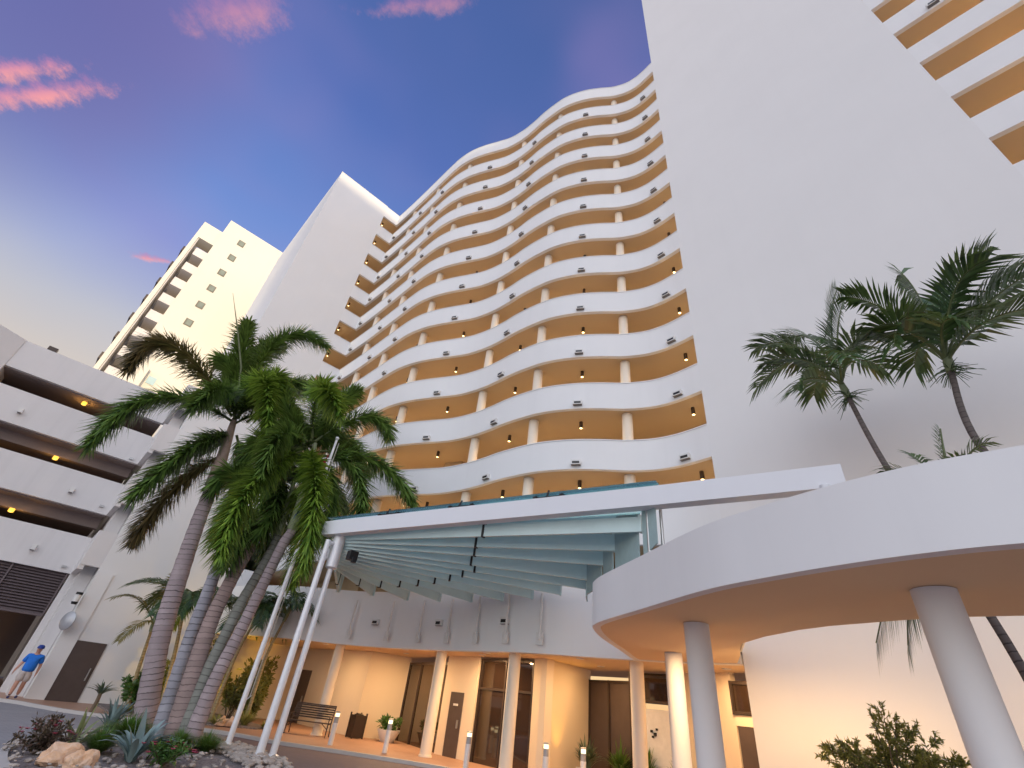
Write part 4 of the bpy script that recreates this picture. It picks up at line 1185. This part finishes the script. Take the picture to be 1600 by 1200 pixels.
shrub('garden_shrub', 'feathery shrub in the dark corner behind the young palms', 'shrub', (6.4, 28.2, .12), 2.2, .9, 1300, .22, M['oliveleaf'], None, 17, 0, 14, .6)
shrub('garden_shrub', 'broad olive shrub under the lobby fascia corner', 'shrub', (8.6, 26.3, .12), 2.2, .9, 1300, .22, M['oliveleaf'], None, 19, 0, 14, .6)
for i, (x, y) in enumerate(((6.2, 25.9), (7.4, 26.6))):
    t_ = thing('garden_spotlight', ('small garden uplight between the young palms', 'small garden uplight behind the tall yellow grass')[i], 'lamp', (x, y, .14), 'garden uplights')
    b = MB(); b.lathe([(.05, 0), (.05, .14), (.06, .15)], (x, y, .14), 12); b.build('housing', M['black'], t_)
    b = MB(); b.lathe([(.05, .151), (0, .153)], (x, y, .14), 12); b.build('lens', M['lens_hot'], t_)
    light('SPOT', (x, y, .34), 130, (1, .58, .06), .05, (R(150), 0, 0), t_, R(140))

for i, (x, y, h, r_, lb) in enumerate(((9.9, 27.4, 2.7, .95, 'tall dark shrub against the wall left of the lobby door'), (7.6, 28.3, 2.9, .9, 'tall dark shrub behind the tan young palm trunks'), (9.1, 25.2, 1.7, .7, 'mid height dark shrub behind the yellow lit grass'))):
    shrub('garden_shrub', lb, 'shrub', (x, y, .12), h, r_, 1500, .24, M['oliveleaf'], 'dark shrubs at the back of the garden bed', 60 + i, 0, 14, .6)

# lobby planters
GPL = 'leafy plants in the lobby forecourt'
for i, (x, y, h, lb) in enumerate(((15.1, 11.9, 1.3, 'leafy plant beside the uplit pier'), (15.9, 11.2, 1.15, 'leafy plant in front of the dark lobby panels'), (16.0, 10.3, 1.2, 'leafy plant half hidden by the lobby column'), (15.6, 8.9, 1.1, 'leafy plant below the white notice panel'))):
    t_ = tuft('lobby_plant', lb, 'plant', (x, y, .35), 120, h, .62, .06, M['grass'] if i else M['yucca'], GPL, .5, 50 + i)
for i, (x, y, lb) in enumerate(((15.1, 11.9, 'white square planter holding the plant beside the uplit pier'), (15.9, 11.2, 'white square planter before the dark lobby panels'), (16.0, 10.3, 'white square planter half hidden by the lobby column'), (15.6, 8.9, 'white square planter below the notice panel'))):
    b = MB(); b.prism([(-.2, -.2), (.2, -.2), (.2, .2), (-.2, .2)], 0, .36); b.box(-.23, .23, -.23, .23, .30, .365)
    tag(b.build('planter', M['box_white'], loc=(x, y, .09)), lb, 'planter', 'white square planters in the lobby')
light('SPOT', (14.45, 12.05, .2), 70, (1, .48, .06), .05, (R(170), 0, 0), None, R(60)).name = 'pier_uplight_glow'
# bowl planter with shrub
b = MB(); b.lathe([(.24, 0), (.28, .02), (.46, .36), (.48, .42), (.44, .42), (.40, .34)], seg=28)
tag(b.build('bowl_planter', M['box_white'], loc=(13.35, 20.9, .09), smooth=40), 'white flared bowl planter in front of the dark lobby glass', 'planter')
shrub('potted_shrub', 'leafy green shrub growing in the white bowl planter', 'shrub', (13.35, 20.9, .42), .62, .48, 700, .17, M['shrubleaf'], None, 23, 0, 12, .5)
# shrub in the right foreground
def wiry(name, label, cat, loc, tips, mat, seed):
    rg = random.Random(seed); root = thing(name, label, cat, loc); root['local'] = 1
    st = MB(); lf = MB()
    for (tx, ty, tz) in tips:
        top = Vector((tx, ty, tz)); p0 = Vector((tx * .15, ty * .15, -.1)); mid = Vector((tx * .4, ty * .4, tz * .6))
        pts = [bez(p0, mid, top, k / 10) for k in range(11)]; st.tube(pts, [.014 - .0012 * k for k in range(11)], 5)
        tw = []
        for j in range(16):
            t = rg.uniform(.25, .95); q = bez(p0, mid, top, t); d = (top - mid).normalized() * .6 + Vector((rg.gauss(0, .5), rg.gauss(0, .5), rg.gauss(.2, .4)))
            e_ = q + d.normalized() * rg.uniform(.12, .34) * (1.15 - .6 * t); tw.append((q, e_)); st.tube([q, e_], [.005, .002], 4)
        tw.append((bez(p0, mid, top, .8), top))
        for q, e_ in tw:
            n_ = int((e_ - q).length * 90) + 6; ax = (e_ - q).normalized()
            for j in range(n_):
                t = .15 + .87 * j / n_; d = (ax * .75 + Vector((rg.gauss(0, .6), rg.gauss(0, .6), rg.gauss(0, .6)))).normalized()
                leaf(lf, q.lerp(e_, t), d, Vector((rg.gauss(0, 1), rg.gauss(0, 1), 1)).normalized(), rg.uniform(.05, .10), .022, rg.random(), .05)
    st.build('stem', M['wood'], root); lf.build('foliage', mat, root)


rg = random.Random(4)
wiry('olive_shrub', 'wiry olive shrub in front of the lit blank wall at lower right', 'shrub', (11.0, 2.62, 1.25), [(rg.uniform(-.45, .45), .95 * (2 * i / 21 - 1) + rg.uniform(-.12, .12), (.45 + .75 * rg.random()) * (1.05 - .35 * abs(2 * i / 21 - 1))) for i in range(22)], M['oliveleaf'], 3)
b = MB(); b.prism([(10.2, .4), (12.6, .4), (12.6, 4.2), (10.2, 4.2)], .05, 1.3); b2 = b.build('raised_bed', M['white']); tag(b2, 'low white raised bed holding the olive shrub by the blank wall', 'planter')
for i, (x, y, z, lb) in enumerate(((12.9, 4.0, 1.3, 'small uplight at the foot of the blank wall nearest the lobby'), (12.9, 2.3, 1.3, 'small uplight at the foot of the blank wall behind the olive shrub'), (12.95, .3, .1, 'small uplight at the foot of the blank wall behind the left slender palm'), (13.0, -1.8, .1, 'small uplight at the foot of the blank wall right of the slender palms'))):
    t_ = thing('wall_washer', lb, 'lamp', (x, y, z), 'wall uplights')
    b = MB(); b.box(x - .2, x + .05, y - .1, y + .1, z, z + .10); b.build('housing', M['black'], t_)
    light('SPOT', (x - 1.15, y, z + (.2 if z > 1 else .9)), 60, (1, .57, .21), .12, (R(0), R(-140), 0), t_, R(160))

# ------------------------------------------------------------------ flagpoles
GFP = None


def flagpole(label, x, y, h, r0):
    t_ = thing('flagpole', label, 'flagpole', (x, y, .1), GFP)
    b = MB(); b.tube([(x, y, .12), (x, y, h * .5), (x, y, h)], [r0, r0 * .9, r0 * .55], 18); b.build('pole', M['pole'], t_, smooth=40)
    b = MB(); b.lathe([(.16, 0), (.16, .05), (.10, .09), (r0 + .01, .16)], (x, y, .12), 18); b.build('base', M['pole'], t_, smooth=40)
    b = MB(); b.lathe([(0, 0), (.05, .02), (.07, .07), (.05, .12), (0, .14)], (x, y, h), 14); b.build('finial', M['pole'], t_, smooth=60)
    b = MB(); b.tube([(x + .10, y - .06, 1.25), (x + .10, y - .06, h - .1)], .008, 5); b.tube([(x + .13, y - .02, 1.25), (x + .10, y - .02, h - .1)], .006, 5); b.build('rope', plain('rope', (.5, .47, .42), .8), t_)
    b = MB(); b.tube([(x + .06, y - .04, 1.2), (x + .14, y - .06, 1.3)], .012, 6); b.build('cleat', M['steel'], t_)


flagpole('slim tall white flagpole flying the furled flag beside the palm clump', 5.50, 16.03, 9.15, .075)
fl = MB(); K, J = 16, 10
for j in range(J + 1):
    for k in range(K + 1):
        s_ = k / K; zz = 8.55 - 2.0 * j / J
        xx = -.04 - .42 * s_ * (.4 + .6 * j / J); yy = .10 * math.sin(s_ * 14 + j * .4) * (.3 + s_)
        fl.v.append((5.50 + xx - .06, 16.0 + yy, zz - .55 * s_)); fl.rnd.append(.5); fl.al.append(0)
for j in range(J):
    for k in range(K):
        a_ = j * (K + 1) + k; fl.f.append((a_, a_ + 1, a_ + K + 2, a_ + K + 1)); fl.m.append(0 if j < 4 else 1 if j < 7 else 2)
tag(fl.build('flag', [plain('flag_red', (.34, .02, .03), .8), plain('flag_white', (.72, .72, .75), .8), plain('flag_blue', (.03, .08, .36), .8)], smooth=60), 'furled red white and blue flag hanging on the left flagpole', 'flag')

# ------------------------------------------------------------------ bollards
GBO = 'white bollard lights along the kerb'
proto = None
for x, y, lb in ((8.30, 19.75, 'white bollard light between the flagpoles and the bench'), (9.72, 18.66, 'white bollard light in front of the bench'), (11.0, 17.2, 'white bollard light in front of the bowl planter'), (11.95, 14.05, 'white bollard light in front of the glazed lobby bay'), (12.95, 11.7, 'white bollard light before the cream pier'), (13.75, 10.95, 'white bollard light beside the leafy plant at the uplit wall')):
    if proto is None:
        root = thing('bollard', lb, 'bollard', (x, y, .09), GBO); root['local'] = 1
        b = MB(); b.lathe([(.085, 0), (.085, .62)], seg=20); b.build('post', M['pole'], root, smooth=40)
        b = MB(); b.lathe([(.078, .62), (.078, .80)], seg=20); b.build('louvre_ring', plain('bollard_grey', (.36, .37, .40), .5), root, smooth=40)
        b = MB(); b.lathe([(.070, .80), (.070, .90)], seg=20); b.build('lens', M['frost'], root, smooth=40)
        b = MB(); b.lathe([(.085, .90), (.085, .925), (.05, .95)], seg=20); b.build('cap', plain('bollard_cap', (.42, .40, .38), .5), root, smooth=40)
        proto = root
    else:
        c = dup(proto, None, (x, y, .09)); c['label'] = lb

# ------------------------------------------------------------------ bench
bn = thing('bench', 'dark metal slatted bench in front of the first lobby column', 'bench', (10.15, 21.6, .09)); bn['local'] = 1
bn.rotation_euler = (0, 0, R(-40))
HW = .78
b = MB()
for i in range(6): b.box(-HW, HW, -.20 + i * .075, -.145 + i * .075, .42, .445)
b.build('seat', M['dark'], bn)
b = MB()
for i in range(6):
    z = .54 + i * .075; y = .26 + i * .022
    b.box(-HW, HW, y, y + .02, z, z + .05)
b.box(-HW, HW, .39, .43, .97, 1.01); b.build('backrest', M['dark'], bn)
for s_ in (-1, 1):
    b = MB(); x = s_ * HW
    b.tube([(x, -.24, 0), (x, -.21, .43), (x, -.22, .64), (x, .28, .66)], .022, 8); b.tube([(x, .36, 0), (x, .22, .43), (x, .41, 1.0)], .022, 8); b.tube([(x, -.21, .42), (x, .22, .42)], .02, 8)
    b.tube([(x, -.18, .25), (x * .62, .0, .41)], .014, 6)
    b.build('side_frame', M['dark'], bn, smooth=60)
# ------------------------------------------------------------------ litter bin
tb = thing('litter_bin', 'dark brown square litter bin at the lobby wall corner', 'litter bin', (12.3, 21.75, .09)); tb['local'] = 1
b = MB(); b.box(-.24, .24, -.24, .24, .02, .78); b.build('body', M['dark'], tb)
b = MB()
for s1 in (-1, 1):
    for s2 in (-1, 1): b.box(s1 * .24 - .025, s1 * .24 + .025, s2 * .24 - .025, s2 * .24 + .025, 0, .86)
b.build('corner_post', M['dark'], tb)
b = MB(); b.lathe([(.20, .78), (.20, .80), (.10, .84)], seg=18); b.build('lid', M['box_dark'], tb)

# ------------------------------------------------------------------ wall lamps, mirror
GWL = 'cylinder wall lamps on the left tower'
for i, (x, y, z, lb) in enumerate(((1.62, 29.3, 3.72, 'white and black cylinder wall lamp at the garage entrance'), (4.65, 29.3, 3.8, 'white and black cylinder wall lamp behind the mauve trunk'), (6.35, 29.3, 3.75, 'white and black cylinder wall lamp behind the middle trunks'))):
    t_ = thing('wall_lamp', lb, 'wall lamp', (x, y, z), GWL)
    b = MB(); b.lathe([(.12, -.14), (.12, .14)], (x, y - .12, z), 18); b.build('shade', M['frost'] if False else M['box_white'], t_, smooth=40)
    b = MB(); b.lathe([(.125, .14), (.125, .24)], (x, y - .12, z), 18); b.lathe([(.10, -.24), (.125, -.14)], (x, y - .12, z), 18); b.build('cap', M['black'], t_, smooth=40)
    b = MB(); b.box(x - .05, x + .05, y - .1, y + .08, z - .05, z + .05); b.build('bracket', M['black'], t_)
t_ = thing('convex_mirror', 'round grey traffic mirror on the garage entrance corner', 'mirror', (1.72, 29.0, 2.85))
b = MB(); b.lathe([(0, .10), (.16, .085), (.28, .05), (.36, 0), (.36, -.03), (0, -.05)], (0, 0, 0), 28)
o = b.build('mirror_face', plain('mirror_back', (.42, .43, .46), .35, .3), t_, smooth=50); o.matrix_parent_inverse = Matrix(); o.rotation_euler = (R(90), 0, R(-55))
b = MB(); b.tube([(1.72, 29.05, 2.85), (1.82, 29.4, 2.8)], .025, 8); b.build('arm', M['steel'], t_)

# ------------------------------------------------------------------ walking man
ps = thing('person', 'man in a blue polo shirt, cap and pale shorts walking past the garage entrance', 'person', (1.38, 28.5, .09)); ps['local'] = 1
ps.rotation_euler = (0, 0, R(-8))


def skin(name, nodes, edges, mat, parent, lv=2):
    bm = bmesh.new(); lay = bm.verts.layers.skin.verify(); V = {}
    for i, (k, (co, r_)) in enumerate(nodes.items()):
        v = bm.verts.new(co); V[k] = v; v[lay].radius = (r_, r_) if not isinstance(r_, tuple) else r_; v[lay].use_root = (i == 0)
    for a_, c_ in edges: bm.edges.new((V[a_], V[c_]))
    me = bpy.data.meshes.new(name); bm.to_mesh(me); bm.free(); me.materials.append(mat)
    o = bpy.data.objects.new(name, me); COL.objects.link(o); o.parent = parent
    o.modifiers.new('skin', 'SKIN').use_smooth_shade = True
    s_ = o.modifiers.new('sub', 'SUBSURF'); s_.levels = lv; s_.render_levels = lv
    return o


# faces -y; x is the figure's left when seen from behind
body = {'pel': ((0, 0, .93), (.15, .12)), 'wst': ((0, 0, 1.08), (.15, .12)), 'chs': ((0, -.01, 1.30), (.16, .12)), 'upc': ((0, 0, 1.43), (.10, .08)), 'nck': ((0, -.01, 1.50), .072), 'nk2': ((0, -.015, 1.545), .072), 'jaw': ((0, -.035, 1.595), (.082, .092)), 'hd': ((0, -.02, 1.66), (.098, .112)), 'hdt': ((0, -.005, 1.735), (.086, .10)),
        'nose': ((0, -.135, 1.645), .012), 'earl': ((.088, -.01, 1.65), .014), 'earr': ((-.088, -.01, 1.65), .014)}
ed = [('pel', 'wst'), ('wst', 'chs'), ('chs', 'upc'), ('upc', 'nck'), ('nck', 'nk2'), ('nk2', 'jaw'), ('jaw', 'hd'), ('hd', 'hdt'), ('hd', 'nose'), ('hd', 'earl'), ('hd', 'earr')]
ARM = {-1: [(-.20, 0, 1.40), (-.30, .02, 1.13), (-.36, -.12, .92), (-.375, -.15, .84)], 1: [(.20, 0, 1.40), (.29, .06, 1.13), (.30, .04, .88), (.30, .02, .80)]}
LEG = {-1: [(-.09, 0, .88), (-.10, -.10, .50), (-.10, -.12, .10), (-.10, -.22, .05)], 1: [(.09, 0, .88), (.10, .02, .50), (.10, .16, .12), (.10, .07, .05)]}
for s_ in (-1, 1):
    sh, el, wr, ha = ARM[s_]; n_ = 'l' if s_ > 0 else 'r'
    body['sh' + n_] = (sh, .068); body['el' + n_] = (el, .056); body['wr' + n_] = (wr, .040); body['ha' + n_] = (ha, (.036, .022))
    ed += [('upc', 'sh' + n_), ('sh' + n_, 'el' + n_), ('el' + n_, 'wr' + n_), ('wr' + n_, 'ha' + n_)]
    for f_ in range(4):
        h_ = Vector(ha); k1 = h_ + Vector((0, -.030 + .02 * f_, -.045)); k2 = k1 + Vector((0, -.008, -.035 - (.012 if f_ in (1, 2) else 0)))
        body['k%d%s' % (f_, n_)] = (tuple(k1), .010); body['t%d%s' % (f_, n_)] = (tuple(k2), .008)
        ed += [('ha' + n_, 'k%d%s' % (f_, n_)), ('k%d%s' % (f_, n_), 't%d%s' % (f_, n_))]
    body['th' + n_] = ((ha[0] - s_ * .01, ha[1] - .05, ha[2] - .01), .011); ed.append(('ha' + n_, 'th' + n_))
    hp, kn, an_, to = LEG[s_]
    body['hp' + n_] = (hp, .095); body['kn' + n_] = (kn, .076); body['cf' + n_] = ((kn[0], kn[1] * .55 + an_[1] * .45 + .015, kn[2] * .62 + an_[2] * .38), .076); body['an' + n_] = (an_, .05)
    ed += [('pel', 'hp' + n_), ('hp' + n_, 'kn' + n_), ('kn' + n_, 'cf' + n_), ('cf' + n_, 'an' + n_)]
skin('body', body, ed, plain('skin', (.52, .27, .19), .5, 0, .08, 20), ps)
sh_ = {'wst': ((0, 0, .86), (.215, .175)), 'm0': ((0, -.02, 1.0), (.225, .185)), 'md': ((0, -.025, 1.15), (.22, .185)), 'chs': ((0, -.01, 1.31), (.215, .165)), 'upc': ((0, 0, 1.43), (.15, .11)), 'nk': ((0, 0, 1.50), .085)}
e2 = [('wst', 'm0'), ('m0', 'md'), ('md', 'chs'), ('chs', 'upc'), ('upc', 'nk')]
for s_ in (-1, 1):
    n_ = 'l' if s_ > 0 else 'r'; a_ = Vector(ARM[s_][0]); c_ = Vector(ARM[s_][1])
    sh_['s' + n_] = (tuple(a_), .098); sh_['e' + n_] = (tuple(a_.lerp(c_, .85)), .085); e2 += [('upc', 's' + n_), ('s' + n_, 'e' + n_)]
skin('polo_shirt', sh_, e2, plain('blue_cotton', (.012, .16, .62), .8, 0, .1, 14), ps)
so_ = {'tp': ((0, 0, 1.0), (.19, .15)), 'pl': ((0, 0, .90), (.21, .17))}; e3 = [('tp', 'pl')]
for s_ in (-1, 1):
    n_ = 'l' if s_ > 0 else 'r'; a_ = Vector(LEG[s_][0]); c_ = Vector(LEG[s_][1])
    so_['h' + n_] = (tuple(a_), .145); so_['k' + n_] = (tuple(a_.lerp(c_, .92)), .125); e3 += [('pl', 'h' + n_), ('h' + n_, 'k' + n_)]
skin('shorts', so_, e3, plain('khaki_cotton', (.50, .43, .40), .85, 0, .08, 12), ps)
b = MB(); b.lathe([(.112, 1.675), (.116, 1.70), (.108, 1.755), (.075, 1.795), (0, 1.81)], (0, -.01, 0), 20); b.add([(-.08, -.09, 1.69), (.08, -.09, 1.69), (.06, -.20, 1.675), (-.06, -.20, 1.675), (-.08, -.09, 1.68), (.08, -.09, 1.68), (.06, -.20, 1.665), (-.06, -.20, 1.665)], [(0, 1, 2, 3), (7, 6, 5, 4), (2, 6, 7, 3), (1, 5, 6, 2), (3, 7, 4, 0)])
b.build('cap', plain('navy_cotton', (.02, .05, .26), .8), ps, smooth=60)
for s_ in (-1, 1):
    kn, an_, to = [Vector(q) for q in LEG[s_][1:]]
    so2 = {'a': (tuple(an_ + Vector((0, .01, .12))), .050), 'b': (tuple(an_), .046)}
    skin('sock', so2, [('a', 'b')], plain('black_sock', (.02, .02, .03), .9), ps, 1)
    sh2 = {'a': (tuple(an_ + Vector((0, .02, -.03))), (.05, .045)), 'm': (tuple(an_.lerp(to, .6) + Vector((0, 0, -.015))), (.05, .04)), 't': (tuple(to + Vector((0, -.03, -.01))), (.045, .032))}
    skin('shoe', sh2, [('a', 'm'), ('m', 't')], plain('navy_shoe', (.03, .03, .10), .6), ps, 2)
